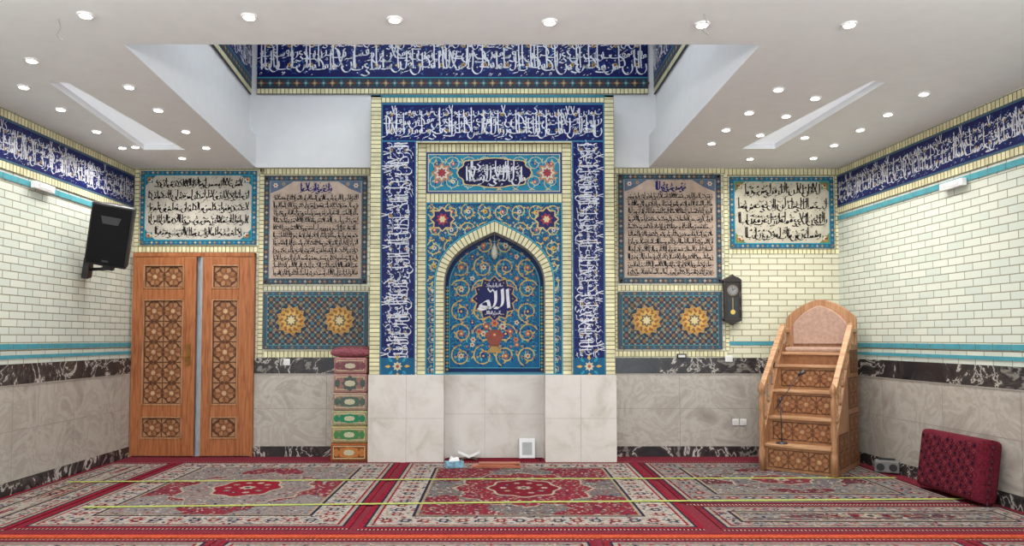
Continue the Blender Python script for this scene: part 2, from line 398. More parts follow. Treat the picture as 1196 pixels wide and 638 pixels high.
# lantern top: unseen solid margin added to cut daylight around the open skylight
m=MB(); rx0=oLb-s-.1; rx1=oRn+s+.2; ry0=YN-s-.1; ry1=DB+.1; mg=.75
m.box(rx0,rx1,ry0,ry0+mg,ZT,ZT+.1); m.box(rx0,rx1,ry1-mg,ry1,ZT,ZT+.1)
m.box(rx0,rx0+mg,ry0+mg,ry1-mg,ZT,ZT+.1); m.box(rx1-mg,rx1,ry0+mg,ry1-mg,ZT,ZT+.1)
m.build('ceiling_lantern_light_mask',CEIL)
m=MB()
for i in range(5):
    x=rx0+mg+(rx1-rx0-2*mg)*i/4; m.box(x-.03,x+.03,ry0+mg,ry1-mg,ZT+.02,ZT+.08)
for i in range(4):
    y=ry0+mg+(ry1-ry0-2*mg)*i/3; m.box(rx0+mg,rx1-mg,y-.03,y+.03,ZT+.02,ZT+.08)
m.build('window_skylight_frame',WHITE)
def lantern_frieze(name,M,L,zb,zt,seed):
    cv=Canvas(name,M,-.02); Hh=zt-zb
    cv.slab(0,zb,L,zt,.02,(60,66,90))
    bricks(cv,0,zb,L,zb+.07,.05)
    cv.rect(0,zb+.075,L,zb+.2,(54,62,76),1)
    n=int(L/.11)
    for i in range(n):
        x=(i+.5)*L/n; cv.star(x,zb+.137,.05,.022,4,[(146,118,72),(46,116,130)][i%2],2); cv.disc(x,zb+.137,.014,(176,172,156),3,6)
        cv.star(x+L/n/2,zb+.137,.025,.012,4,(116,62,54),2)
    cv.rect(0,zb+.2,L,zb+.212,CYAN,2)
    bz=zb+.22; cv.tf=lambda a,b:(a,bz+b)
    navyband(cv,L,.54,seed,1,3)
    cv.tf=None
    cv.rect(0,bz+.54,L,bz+.56,CYAN,2); cv.rect(0,bz+.56,L,zt,(58,70,86),1)
    cv.build()
zlf=Z(111,DB)
Mx=mat4((oLb,DB-.02,0),(1,0,0),(0,1,0),(0,0,1))
lantern_frieze('inscription_frieze_lantern',Mx,oRb-oLb,zlf,ZT-.1,5)
dl=Vector((oLb-oLn,DB-YN,0)); LL=dl.length; dl.normalize()
lantern_frieze('inscription_frieze_lantern',mat4((oLn-s+.005,YN,0),tuple(dl),(-dl.y,dl.x,0),(0,0,1)),LL,zlf,ZT-.1,6)
dr=Vector((oRn-oRb,YN-DB,0)); LRr=dr.length; dr.normalize()
lantern_frieze('inscription_frieze_lantern',mat4((oRb+s-.005,DB,0),tuple(dr),(-dr.y,dr.x,0),(0,0,1)),LRr,zlf,ZT-.1,7)
# ---- dados on walls
def dado(side,M,segs,seed):
    m=MB()
    for a,b in segs: m.box(a,b,-.03,0,zs,zb0)
    m.build('wall_panel_marble_'+side,MARB,M=M)
    m=MB()
    for a,b in segs: m.box(a,b,-.035,0,zb0,zb1)
    m.build('trim_dado_'+side,BLK,M=M)
    m=MB()
    for a,b in segs: m.box(a,b,-.04,0,0,zs)
    m.build('baseboard_'+side,BLK,M=M)
    cv=Canvas('trim_joints_'+side,M,-.0365)
    for a,b in segs:
        x=a+.9
        while x<b-.2:
            cv.y=-.0305; cv.rect(x,zs,x+.004,zb0,(120,112,104)); cv.y=-.0355; cv.rect(x+.3,zb0,x+.304,zb1,(20,20,22)); x+=1.0
        cv.y=-.0305; cv.rect(a,zs+(zb0-zs)*.52,b,zs+(zb0-zs)*.52+.004,(136,128,118))
        cv.y=-.036; cv.rect(a,zb0-.0,b,zb0+.008,(170,164,155))
    cv.build()
xdr=X(298,DB); xml=X(432,DM); xmr=X(718,DM)
dado('back',MBK,[(xdr+.01,xml+.05),(xmr-.05,XR-.03)],1)
dado('left',ML,[(YREAR,DB-.03)],2)
dado('right',MR,[(.03,LR)],3)
def sideband(name,M,a,b,ta,tb,seed):
    cv=Canvas(name,M,-.012)
    z1=Z(206,DB); z0=Z(243,DB)
    cv.slab(a,z0-.0,b,z1,.012,(40,44,96))
    bricks(cv,a,z1,b,ZC-.02,.05)
    bricks(cv,a,z0-.075,b,z0,.05)
    cv.rect(a,z1-.02,b,z1,(70,100,120),2); cv.rect(a,z0,b,z0+.02,(70,100,120),2)
    cv.tf=lambda u,v:(ta+u,z0+.025+v)
    navyband(cv,tb-ta,z1-z0-.05,seed,2,3)
    cv.tf=None
    cv.rect(a,z0-.16,b,z0-.105,(84,158,170),1)
    za=Z(405,DB); cv.rect(a,za,b,za+.05,(78,150,164),1); cv.rect(a,za-.09,b,za-.055,(78,150,164),1)
    x=a
    while x<b:
        cv.rect(x,z0-.16,x+.006,z0-.105,(110,104,80),2); cv.rect(x,za,x+.006,za+.05,(110,104,80),2); x+=.215
    return cv.build()
sideband('inscription_frieze',ML,YREAR+.02,DB-.02,3.8,DB-.05,11)
sideband('inscription_frieze',MR,.02,LR-.1,.05,5.6,12)
# ---------------- back wall tile work
def B(px0,py0,px1,py1,D=DB):
    m_=(py0+py1)/2; return X(px0,D,m_),Z(py1,D),X(px1,D,m_),Z(py0,D)
def floral_corners(cv,x0,y0,x1,y1,r,base,l):
    for sx,sy,cx,cy in ((1,1,x0,y0),(-1,1,x1,y0),(1,-1,x0,y1),(-1,-1,x1,y1)):
        pts=[(cx,cy)]
        for i in range(9):
            t=i/8*math.pi/2; rr=r*(1-.25*abs(math.sin(4*t)))
            pts.append((cx+sx*rr*math.cos(t),cy+sy*rr*math.sin(t)))
        cv.poly(pts if sx*sy>0 else pts[::-1],base,l)
        flower(cv,cx+sx*r*.4,cy+sy*r*.4,r*.3,(215,205,180),(150,60,60),l+1)
        leaf(cv,cx+sx*r*.2,cy+sy*r*.2,math.atan2(sy,sx)+.7,r*.5,r*.2,GOLD,l+1); leaf(cv,cx+sx*r*.2,cy+sy*r*.2,math.atan2(sy,sx)-.7,r*.5,r*.2,GOLD,l+1)
def inscr_panel(px,seed,lines,bg,border,Hf,th=.02,bw=.06,tcol=(24,22,28),corner=(40,110,136),w=.11,title=False):
    x0,y0,x1,y1=B(*px)
    cv=Canvas('calligraphy_tile_panel',MBK,-th-.002)
    cv.slab(x0,y0,x1,y1,th,border); rng=random.Random(seed)
    BC=[(150,120,80),(54,110,124),(164,158,146)] if title else [(170,140,84),(60,140,160),(180,176,160)]
    n=int((x1-x0)/.06)
    for i in range(n):
        x=x0+(i+.5)*(x1-x0)/n
        for y in (y0+bw/2,y1-bw/2):
            cv.star(x,y,bw*.40,bw*.2,4,BC[i%3],2)
    n=int((y1-y0)/.06)
    for i in range(n):
        y=y0+(i+.5)*(y1-y0)/n
        for x in (x0+bw/2,x1-bw/2):
            cv.star(x,y,bw*.40,bw*.2,4,BC[i%3],2)
    a0,b0,a1,b1=x0+bw,y0+bw,x1-bw,y1-bw
    cv.rect(a0,b0,a1,b1,CYAN if not title else (96,120,132),2); cv.rect(a0+.012,b0+.012,a1-.012,b1-.012,bg,3)
    top=b1-.03
    if title:
        cxx=(a0+a1)/2; 
        for sx in (-1,1):
            cv.poly([(cxx+sx*.28,b1-.012),(cxx+sx*(a1-a0)*.485,b1-.012),(cxx+sx*(a1-a0)*.485,b1-.16),(cxx+sx*.42,b1-.1)][::(1 if sx<0 else -1)],(92,106,130),4)
            flower(cv,cxx+sx*.5,b1-.06,.035,(210,200,180),(150,70,60),5)
            flower(cv,cxx+sx*.4,b1-.045,.025,(180,150,90),(60,90,120),5)
        callig(cv,cxx-.2,cxx+.2,b1-.13,.10,(30,40,110),5,rng,.16,3,True,.8)
        top=b1-.17
    else:
        floral_corners(cv,a0+.012,b0+.012,a1-.012,b1-.012,.13,corner,4)
    lh_=(top-b0-.03)/lines
    for i in range(lines):
        yb=top-(i+1)*lh_+lh_*.28
        mrg=.05 if title else (.12 if i in (0,lines-1) else .04)
        if title:
            callig(cv,a0+mrg,a1-mrg,yb,lh_*Hf,tcol,5,rng,w,3,True,.78)
            cv.rect(a0+.04,yb-lh_*.27,a1-.04,yb-lh_*.27+.004,(140,112,94),4)
        else:
            callig(cv,a0+mrg,a1-mrg,yb,lh_*Hf,tcol,5,rng,w,3,True,.80,True,None,.12)
    cv.build()
inscr_panel((165,200,300,286),21,5,(190,184,172),(46,96,124),.60,w=.135,bw=.05)
inscr_panel((852,207,973,290),22,4,(192,186,168),(46,96,124),.66,w=.115,bw=.05,corner=(110,128,84))
inscr_panel((309,206,429,332),23,11,(188,168,152),(66,70,82),.66,w=.14,title=True)
inscr_panel((722,204,842,331),24,11,(188,168,152),(66,70,82),.66,w=.14,title=True)
def rosette_panel(px):
    x0,y0,x1,y1=B(*px); cv=Canvas('rosette_tile_panel',MBK,-.022)
    cv.slab(x0,y0,x1,y1,.02,(56,64,80))
    cv.frame(x0,y0,x1,y1,.05,(68,82,98),2); cv.frame(x0+.045,y0+.045,x1-.045,y1-.045,.010,(60,136,150),3)
    cell=.07; nx=int((x1-x0-.12)/cell); ny=int((y1-y0-.12)/cell); cw=(x1-x0-.12)/nx; ch=(y1-y0-.12)/ny
    for i in range(nx+1):
        for j in range(ny+1):
            x=x0+.06+i*cw;y=y0+.06+j*ch
            if i<nx and j<ny:
                cv.ribbon([(x,y),(x+cw,y+ch)],.006,(130,112,84),2); cv.ribbon([(x,y+ch),(x+cw,y)],.006,(130,112,84),2)
                cv.star(x+cw/2,y+ch/2,.025,.013,4,[(56,124,136),(144,100,66)][(i+j)%2],3)
            cv.star(x,y,.018,.009,4,(160,152,128),3,math.pi/4)
    for k in (0,1):
        cx=x0+(x1-x0)*(.27+.46*k); cy=(y0+y1)/2
        for t in range(12):
            a=t*math.pi/6; cv.star(cx+.235*math.cos(a),cy+.235*math.sin(a),.03,.015,5,(130,122,100),4,a)
        cv.star(cx,cy,.21,.18,12,(46,60,76),5); cv.star(cx,cy,.195,.155,12,(182,138,72),6,.13)
        cv.star(cx,cy,.155,.12,12,(136,94,56),7); cv.star(cx,cy,.138,.09,12,(200,160,90),8,.13)
        cv.star(cx,cy,.09,.06,8,(104,94,76),9); cv.star(cx,cy,.06,.035,8,(206,194,150),10)
        for t in range(12):
            a=t*math.pi/6+.13; cv.disc(cx+.165*math.cos(a),cy+.165*math.sin(a),.010,(60,130,144),8,6)
    n=16
    for i in range(n):
        x=x0+(i+.5)*(x1-x0)/n
        for y in (y0+.024,y1-.024): cv.star(x,y,.02,.01,4,[(150,124,80),(56,124,138)][i%2],3)
    cv.build()
rosette_panel((308,341,430,408)); rosette_panel((722,341,843,408))
cv=Canvas('trim_brick_courses',MBK,-.004)
def bc(px0,py0,px1,py1,**k):
    x0,y0,x1,y1=B(px0,py0,px1,py1); bricks(cv,x0,y0,x1,y1,**k)
bc(157,190.5,301,198,bl=.05); bc(157,288,301,295,bl=.05); bc(157,198,163,288,bl=.05)
bc(302,197,308,418,bl=.05); bc(302,197,432,204,bl=.05); bc(308,410,431,418,bl=.05)
bc(308,334,431,340,bl=.05,col=(214,212,186)); 
bc(718,196,846,203,bl=.05); bc(846,203,851,410,bl=.05);bc(718,203,721,410,bl=.05); bc(718,410,850,417,bl=.05); bc(721,333,844,340,bl=.05)
bc(846,197,980,205,bl=.05); bc(851,291,980,297,bl=.05); bc(975,205,980,291,bl=.05)
x0,y0,x1,y1=B(852,399,990,403.5); cv.rect(x0,y0,x1,y1,(78,150,164),2)
cv.build()
# ---------------- MIHRAB
mih=empty('mihrab')
xc=X(577.5,DM); xl=X(432,DM); xr=X(718,DM); zt=Z(111,DM)
xi0=X(487,DM);xi1=X(668,DM); zi=Z(167,DM); zbse=Z(438,DM)
hw=(X(637,DM,380)-X(518,DM,380))/2; zsp=Z(333,DM); zap=Z(270,DM); znb=Z(436,DM)
REC=.05; ND=.30
def arch(cx,h,zs_,za_,n=16):
    P0=(h,zs_);P1=(h,zs_+.62*(za_-zs_));P2=(.46*h,zs_+.80*(za_-zs_));P3=(0,za_)
    r=[]
    for i in range(n+1):
        t=i/n;u=1-t
        r.append(tuple(u**3*P0[c]+3*u*u*t*P1[c]+3*u*t*t*P2[c]+t**3*P3[c] for c in (0,1)))
    R=[(cx+a,b) for a,b in r]; L=[(cx-a,b) for a,b in r[::-1][1:]]
    return R+L   # right spring -> apex -> left spring
A=arch(xc,hw,zsp,zap)
m=MB()
yA=DM+REC
prof=[(xl,zbse-.01),(xc-hw,zbse-.01)]+A[::-1]+[(xc+hw,zbse-.01),(xr,zbse-.01),(xr,zt),(xl,zt)]
m.prism([(a,yA,b) for a,b in prof],(0,DB-yA-.001,0))
m.build('niche_body',BRICKY,parent=mih)
m=MB(); m.box(xc-hw-.05,xc+hw+.05,DM+ND,DB-.002,zbse-.005,zap+.05); m.build('niche_back',plain('niche_plaster',(60,120,140),.6),parent=mih)
m=MB()
m.box(xl,xi0,DM,yA,zbse,zt); m.box(xi1,xr,DM,yA,zbse,zt); m.box(xi0,xi1,DM,yA,zi,zt)
m.build('outer_frame',BRICKY,parent=mih)
m=MB(); pl=xc-hw+.004; pr=xc+hw-.004
m.box(xl-.006,pl,DM-.02,DB-.002,0,zbse); m.box(pr,xr+.006,DM-.02,DB-.002,0,zbse)
m.box(pl,pr,DM+ND-.02,DB-.002,0,zbse)
m.build('marble_base',MARBP,parent=mih)
cv=Canvas('marble_joints',I4,DM-.0205,parent=mih)
for a,b in ((xl,pl),(pr,xr)):
    cv.rect((a+b)/2,0,(a+b)/2+.003,zbse,(150,140,130)); cv.rect(a,zbse*.5,b,zbse*.5+.003,(150,140,130))
cv.y=DM+ND-.0205; cv.rect(xc-.12,0,xc-.117,zbse,(150,140,130)); cv.rect(xc-hw,zbse*.52,xc+hw,zbse*.52+.003,(150,140,130))
cv.build()
cv=Canvas('inscription_band',I4,DM-.001,parent=mih)
b0=X(445,DM)-xl; xo0=xl+b0; xo1=X(706,DM); zo=Z(122,DM)
bricks(cv,xl,zbse,xo0-.005,zt,.05); bricks(cv,xo1+.005,zbse,xr,zt,.05); bricks(cv,xo0-.005,zo+.02,xo1+.005,zt-.03,.05); cv.rect(xl,zt-.03,xr,zt,(60,130,146),2)
bi0=X(485,DM); bi1=X(669,DM); zin=Z(165,DM)
TB=(52,112,146)
cv.rect(xo0-.005,zbse,bi0+.004,zo+.02,TB,1);cv.rect(bi1-.004,zbse,xo1+.005,zo+.02,TB,1);cv.rect(bi0,zin,bi1,zo+.02,TB,1)
wL=bi0-xo0-.02; hT=zo-zin-.01
cv.tf=lambda a,b:(xo0+.01+a,zin+.01+b); navyband(cv,xo1-xo0-.02,hT-.005,31,2,4); cv.tf=None
Lg=zin-zbse-.02
cv.tf=lambda a,b:(bi0-.01-b,zbse+.01+a); navyband(cv,Lg,wL,32,2,4)
wR=xo1-bi1-.02
cv.tf=lambda a,b:(bi1+.01+b,zin-.01-a); navyband(cv,Lg,wR,33,2,4); cv.tf=None
for (a,b) in ((xo0+.01,bi0-.01),(bi1+.01,xo1-.01)):
    cv.rect(a,zbse+.01,b,zbse+.2,(30,92,128),6); cx=(a+b)/2
    flower(cv,cx,zbse+.1,.06,(206,200,170),(170,84,60),7,8)
    for t in range(8): leaf(cv,cx+.08*math.cos(t*.785),zbse+.1+.07*math.sin(t*.785),t*.785,.07,.04,[GOLD,CYAN][t%2],7)
cv.build()
yI=yA-.001
cv=Canvas('inner_tile_panel',I4,yI,parent=mih)
j0=X(497,DM);j1=X(657,DM); zj=Z(177,DM)
bricks(cv,xi0,zbse,j0,zi,.05); bricks(cv,j1,zbse,xi1,zi,.05); bricks(cv,j0,zj,j1,zi,.05)
zc0=Z(225,DM); zc1=zj
cv.rect(j0,zc0,j1,zc1,(36,60,120),1); cv.rect(j0+.02,zc0+.02,j1-.02,zc1-.02,(206,196,160),2); cv.rect(j0+.03,zc0+.03,j1-.03,zc1-.03,(40,128,158),3)
LC=[(206,186,110),(36,54,130),(140,190,186)]
arab(cv,j0+.03,zc0+.03,j1-.03,zc1-.03,.19,3.5,(205,195,150),LC,[((180,70,70),(220,210,180)),((220,215,195),(170,80,60)),((40,50,120),(220,200,110))],symx=xc)
for sx in (-1,1):
    cx=xc+sx*.63; cyy=(zc0+zc1)/2
    cv.star(cx,cyy,.13,.09,8,(176,126,96),6); cv.star(cx,cyy,.1,.06,8,(206,198,180),7); cv.star(cx,cyy,.06,.04,8,(150,60,70),8)
def cart(cx,cy,w,h,n=40):
    pts=[]
    for i in range(n):
        t=2*math.pi*i/n; r=1+.06*math.cos(8*t)
        ct,st=math.cos(t),math.sin(t)
        pts.append((cx+w*r*math.copysign(abs(ct)**.7,ct),cy+h*r*math.copysign(abs(st)**.7,st)))
    return pts
cyy=(zc0+zc1)/2
cv.poly(cart(xc,cyy,.43,.175),(206,186,130),9); cv.poly(cart(xc,cyy,.415,.163),(28,28,72),10)
rg=random.Random(41); callig(cv,xc-.37,xc+.37,cyy-.1,.17,(220,220,226),11,rg,.095,4,True,.66); callig(cv,xc-.3,xc+.3,cyy+.04,.10,(220,220,226),11.4,rg,.12,3,False,.8)
zd1=zc0-.005; zd0=Z(236,DM)
bricks(cv,j0,zd0,j1,zd1,.05)
bw=.085
A2=arch(xc,hw+.012+bw,zsp,zap+.015+bw*1.25,28)
A3=arch(xc,hw+.012+bw+.012,zsp,zap+.03+bw*1.25,28)
half=lambda Ar,sg:[p for p in (Ar[:len(Ar)//2+1] if sg>0 else Ar[len(Ar)//2:])]
AA=arch(xc,hw,zsp,zap,28)
R_=half(AA,1); L_=half(AA,-1)
cv.poly([(xc+hw,zbse)]+R_+[(xc,zd0),(j1,zd0),(j1,zbse)],(26,82,122),1)
cv.poly([(xc,zd0)]+L_+[(xc-hw,zbse),(j0,zbse),(j0,zd0)],(26,82,122),1)
def outside_arch(a,b):
    if a<j0+.012 or a>j1-.012 or b>zd0-.012 or b<zbse+.01: return False
    dx=abs(a-xc)
    if b<zsp: return dx>hw+.012+bw+.01
    Rr=A3[:len(A3)//2+1]
    for p,q_ in zip(Rr,Rr[1:]):
        if p[1]<=b<=q_[1]:
            t=(b-p[1])/((q_[1]-p[1]) or 1); return dx>(p[0]+(q_[0]-p[0])*t-xc)+.005
    return b>Rr[-1][1]+.005
arab(cv,j0,zsp-.1,j1,zd0,.2,2,(206,190,110),[(216,180,86),(70,160,180),(186,206,180)],[((196,74,60),(220,210,170)),((216,210,195),(60,70,140)),((216,176,70),(150,60,50))],inside=outside_arch,symx=xc,w=.012)
arab(cv,j0,zsp-.1,j1,zd0,.12,1.8,(46,136,160),[(60,156,170),(150,60,56),(36,56,130)],[((206,180,96),(150,60,50)),((180,200,190),(40,50,120))],inside=outside_arch,symx=xc)
for (a,b) in ((j0,j0+.16),(j1-.16,j1)):
    arab(cv,a,zbse,b,zsp,.12,2,(206,186,110),[(180,70,60),(64,150,170),(206,176,86)],[((216,210,195),(170,70,60)),((206,170,70),(60,70,140))],inside=outside_arch)
for sx in (-1,1):
    cx=xc+sx*.62; cy=zd0-.2
    cv.star(cx,cy,.15,.12,8,(206,186,130),5); cv.star(cx,cy,.135,.1,8,(40,40,92),6); cv.star(cx,cy,.08,.05,8,(160,56,74),7,.2); cv.star(cx,cy,.045,.03,6,(220,205,160),8)
cv.frame(j0,zbse,j1,zd0,.012,CYAN,6)
cv.ribbon([(xc+hw+.1+.015,zbse)]+A3+[(xc-hw-.115,zbse)],.014,(80,166,180),6)
def pathres(inner,outer):
    s_=[0]
    for a,b in zip(inner,inner[1:]): s_.append(s_[-1]+math.dist(a,b))
    T=s_[-1]
    def at(d):
        d=min(max(d,0),T-1e-9)
        for i in range(len(s_)-1):
            if s_[i]<=d<=s_[i+1]:
                t=(d-s_[i])/((s_[i+1]-s_[i]) or 1)
                f=lambda P_:(P_[i][0]+(P_[i+1][0]-P_[i][0])*t,P_[i][1]+(P_[i+1][1]-P_[i][1])*t)
                return f(inner),f(outer)
    return T,at
inn_=[(xc+hw+.002,zbse)]+[(p[0],p[1]) for p in arch(xc,hw+.002,zsp,zap+.002,28)]+[(xc-hw-.002,zbse)]
ot_=[(xc+hw+.012+bw,zbse)]+A2+[(xc-hw-.012-bw,zbse)]
T,at=pathres(inn_,ot_); nb=int(T/.05)
for i in range(len(inn_)-1): cv.poly([inn_[i],inn_[i+1],ot_[i+1],ot_[i]][::-1],MORT,3)
for i in range(nb):
    p,q1=at(i*T/nb+.005); r,s2=at((i+1)*T/nb-.005)
    cv.poly([p,q1,s2,r],CREAM,5)
cv.build()
cv=Canvas('niche_tile_picture',I4,DM+ND-.002,parent=mih)
AN=arch(xc,hw,zsp,zap,28)
cv.poly([(xc-hw,znb),(xc+hw,znb)]+AN,(18,42,92),1)
def inN(mg):
    def f(a,b):
        dx=abs(a-xc)
        if b<znb+mg: return False
        if b<zsp: return dx<hw-mg
        Rr=AN[:len(AN)//2+1]
        for p,q_ in zip(Rr,Rr[1:]):
            if p[1]<=b<=q_[1]:
                t=(b-p[1])/((q_[1]-p[1]) or 1); return dx<(p[0]+(q_[0]-p[0])*t-xc)-mg
        return False
    return f
A5=arch(xc,hw-.05,zsp,zap-.08,28)
cv.poly([(xc-hw+.05,znb+.05),(xc+hw-.05,znb+.05)]+A5,(18,94,138),2)
cv.ribbon([(xc-hw+.05,znb+.05),(xc+hw-.05,znb+.05)]+A5,.012,(80,166,180),2.6,closed=True)
arab(cv,xc-hw+.06,znb+.06,xc+hw-.06,zap,.265,3.2,(206,180,92),[(22,36,116),(206,168,78),(20,50,120),(90,174,180)],[((206,196,168),(166,74,56)),((28,38,114),(220,180,90)),((186,100,62),(210,190,134))],inside=inN(.055),symx=xc,w=.016)
arab(cv,xc-hw+.06,znb+.12,xc+hw-.06,zap-.05,.13,2.8,(44,150,176),[(20,40,124),(60,156,176)],[((200,166,80),(28,38,114)),((160,74,60),(200,180,120))],inside=inN(.055),symx=xc)
n=26
for i in range(n):
    z_=znb+.03+(zsp-znb)*i/n
    for sx in (-1,1): cv.star(xc+sx*(hw-.025),z_,.02,.01,4,[(196,170,90),(80,160,170)][i%2],3)
zm=Z(349,DM+ND)
cv.star(xc,zm,.285,.235,12,(196,168,100),7); cv.star(xc,zm,.27,.22,12,(24,26,88),8)
for i in range(24):
    a=i*math.pi/12; cv.disc(xc+.222*math.cos(a),zm+.222*math.sin(a),.008,(186,160,80),9,6)
T0=(226,226,232); S=.24
for st in ([(.125,.95),(.13,.5),(.14,0)],[(.075,.95),(.08,.3),(.05,0),(.0,0)],[(.01,.85),(.01,.3),(-.02,0),(-.06,.0)],[(-.05,.02),(-.07,.35),(-.14,.1),(-.06,.0),(-.12,-.1),(-.16,-.02)]):
    cv.nib(cat([(xc+a*1.25,zm-.11+b*S) for a,b in st],5),.034,T0,10)
cv.nib(cat([(xc-.0,zm+.08),(xc-.03,zm+.115),(xc-.04,zm+.08),(xc-.07,zm+.105),(xc-.08,zm+.13)],3),.014,T0,10)
callig(cv,xc-.1,xc+.1,zm+.15,.04,T0,10.5,random.Random(7),.14,3,False,1,False)
callig(cv,xc-.1,xc+.1,zm-.19,.04,T0,10.5,random.Random(9),.14,3,False,1,False)
zv=zm-.42
cv.poly([(xc-.12,zv-.02),(xc-.05,zv-.16),(xc+.05,zv-.16),(xc+.12,zv-.02),(xc+.06,zv+.04),(xc-.06,zv+.04)],(140,74,62),7)
cv.poly([(xc-.1,zv-.24),(xc+.1,zv-.24),(xc+.03,zv-.15),(xc-.03,zv-.15)],(170,136,80),7)
for i,(a,b,r) in enumerate([(0,.12,.06),(-.1,.08,.05),(.1,.08,.05),(-.19,.02,.045),(.19,.02,.045),(-.26,-.08,.04),(.26,-.08,.04),(0,-.02,.04)]):
    flower(cv,xc+a,zv+b,r,[(184,124,84),(160,78,72),(196,186,158)][i%3],(160,56,56) if i%3!=1 else (206,186,124),8)
cv.build()
m=MB(); m.lathe((xc,DM+.16,Z(303,DM+.16)),[(.005,0),(.03,.02),(.045,.07),(.03,.14),(.012,.17),(.006,.2)],10); m.tube((xc,DM+.16,Z(303,DM+.16)+.2),(xc,DM+.16,zap),.003)
m.build('hanging_niche_lamp',plain('frosted_glass',(180,180,168),.3),parent=mih,smooth=True)
# ---------------- DOOR
dx0=X(156,DB,420);dx1=X(298,DB,420);dz=Z(296,DB)
door=empty('door_1')
m=MB(); m.box(dx0-.0,dx0+.03,DB-.07,DB,0,dz);m.box(dx1-.03,dx1,DB-.07,DB,0,dz);m.box(dx0,dx1,DB-.075,DB,dz-.05,dz)
m.build('frame',WOOD,parent=door,bevel=.005)
m=MB(); m.box(dx0+.03,dx1-.03,DB-.015,DB-.003,0,dz-.05); m.build('gap_backing',plain('door_gap',(165,178,188),.6),parent=door)
def marq(cv,x0,y0,x1,y1,cell,l=1,cols=((168,124,88),(126,80,52),(88,54,36),(196,160,122))):
    cv.rect(x0,y0,x1,y1,cols[2],l); nx=max(1,round((x1-x0)/cell));ny=max(1,round((y1-y0)/cell));cw=(x1-x0)/nx;ch=(y1-y0)/ny
    r=min(cw,ch)
    for i in range(nx):
        for j in range(ny):
            cx=x0+(i+.5)*cw;cy=y0+(j+.5)*ch
            cv.poly([(cx-cw*.49,cy),(cx,cy-ch*.49),(cx+cw*.49,cy),(cx,cy+ch*.49)],cols[1],l+.5)
            for sx,sy in ((1,1),(-1,1),(1,-1),(-1,-1)):
                cv.poly([(cx+sx*cw*.47,cy+sy*ch*.2),(cx+sx*cw*.47,cy+sy*ch*.47),(cx+sx*cw*.2,cy+sy*ch*.47)][::sx*sy],cols[0],l+.7)
            for k in range(8):
                a=(k+.5)*math.pi/4; b2=a+.30; b1=a-.30
                cv.poly([(cx+r*.18*math.cos(a),cy+r*.18*math.sin(a)),(cx+r*.38*math.cos(b1),cy+r*.38*math.sin(b1)),(cx+r*.48*math.cos(a),cy+r*.48*math.sin(a)),(cx+r*.38*math.cos(b2),cy+r*.38*math.sin(b2))],cols[0] if k%2 else (150,102,68),l+1.5)
            cv.star(cx,cy,r*.15,r*.09,8,cols[3],l+3)
    cv.frame(x0,y0,x1,y1,.008,(84,52,32),l+4)
def leafdoor(nm,px0,px1,q0,q1,ang,hinge,cell):
    a=X(px0,DB,420);b=X(px1,DB,420); w=b-a; zt_=dz-.055
    pz=[(Z(512,DB),Z(486,DB)),(Z(473,DB),Z(350,DB)),(Z(338,DB),Z(310,DB))]
    pa=X(q0,DB,420)-a;pb=X(q1,DB,420)-a
    hx=0 if hinge=='l' else w
    M=Matrix.Translation((a+hx,DB-.02,0))@Matrix.Rotation(ang,4,'Z')@Matrix.Translation((-hx,0,0))
    e_=empty(nm,I4); e_.parent=door; e_.matrix_local=M
    m=MB(); m.box(0,pa,-.05,0,.012,zt_); m.box(pb,w,-.05,0,.012,zt_)
    zz=[.012]+[v for p in pz for v in p]+[zt_]
    for i in range(0,8,2): m.box(pa,pb,-.05,0,zz[i],zz[i+1])
    m.build('stiles_and_rails',WOOD,parent=e_,bevel=.006)
    m=MB()
    for z0,z1 in pz: 
        m.box(pa,pb,-.03,-.005,z0,z1)
        for (c,d,e1,f1) in ((pa,pa+.018,z0,z1),(pb-.018,pb,z0,z1),(pa,pb,z0,z0+.018),(pa,pb,z1-.018,z1)): m.box(c,d,-.056,-.03,e1,f1)
    m.build('panel_mouldings',WOODL,parent=e_,bevel=.004)
    cv=Canvas('marquetry',I4,-.031,parent=e_,mat=MARQ)
    for z0,z1 in pz: marq(cv,pa+.02,z0+.02,pb-.02,z1-.02,cell)
    cv.build()
    return e_,w
e1,w1=leafdoor('leaf_a',158.5,231,169,217,-.03,'l',.24)
m=MB(); m.box(w1-.1,w1-.05,-.058,-.05,1.12,1.38); m.tube((w1-.075,-.06,1.22),(w1-.075,-.1,1.22),.01); m.tube((w1-.075,-.1,1.22),(w1-.17,-.1,1.22),.009)
m.build('handle',plain('brass',(150,110,60),.35,.8),parent=e1)
e2,w2=leafdoor('leaf_b',236.5,295.5,249,280,.03,'r',.27)
m=MB(); m.box(-.004,.02,-.056,.0,.02,dz-.06); m.build('meeting_strip',plain('steel_strip',(150,150,150),.4),parent=e2)
# ---------------- MINBAR
Mm=Matrix.Translation((2.90,8.17,.016))@Matrix.Rotation(math.radians(-38),4,'Z')
mb=empty('minbar',Mm); W=.78; D_=1.0; hs=[.285,.57,.855,1.13]; sd=.165
m=MB()
for i,h in enumerate(hs):
    y0_=sd*i; y1_=sd*(i+1) if i<3 else sd*4
    m.box(.04,W-.04,y0_+.012,y1_+.012,0,h-.03)
m.box(.04,W-.04,sd*4+.012,D_-.02,0,1.24)
m.build('step_carcass',WOODL,parent=mb)
m=MB()
for i,h in enumerate(hs): m.box(.035,W-.035,sd*i-.012,sd*(i+1)+.012,h-.03,h)
m.box(.035,W-.035,sd*4-.012,D_-.02,1.24,1.275)
m.build('treads',WOODH,parent=mb,bevel=.006)
cv=Canvas('riser_marquetry',I4,0,parent=mb,mat=MARQ)
z_=0
MC=((160,112,76),(132,88,58),(104,66,44),(184,142,104))
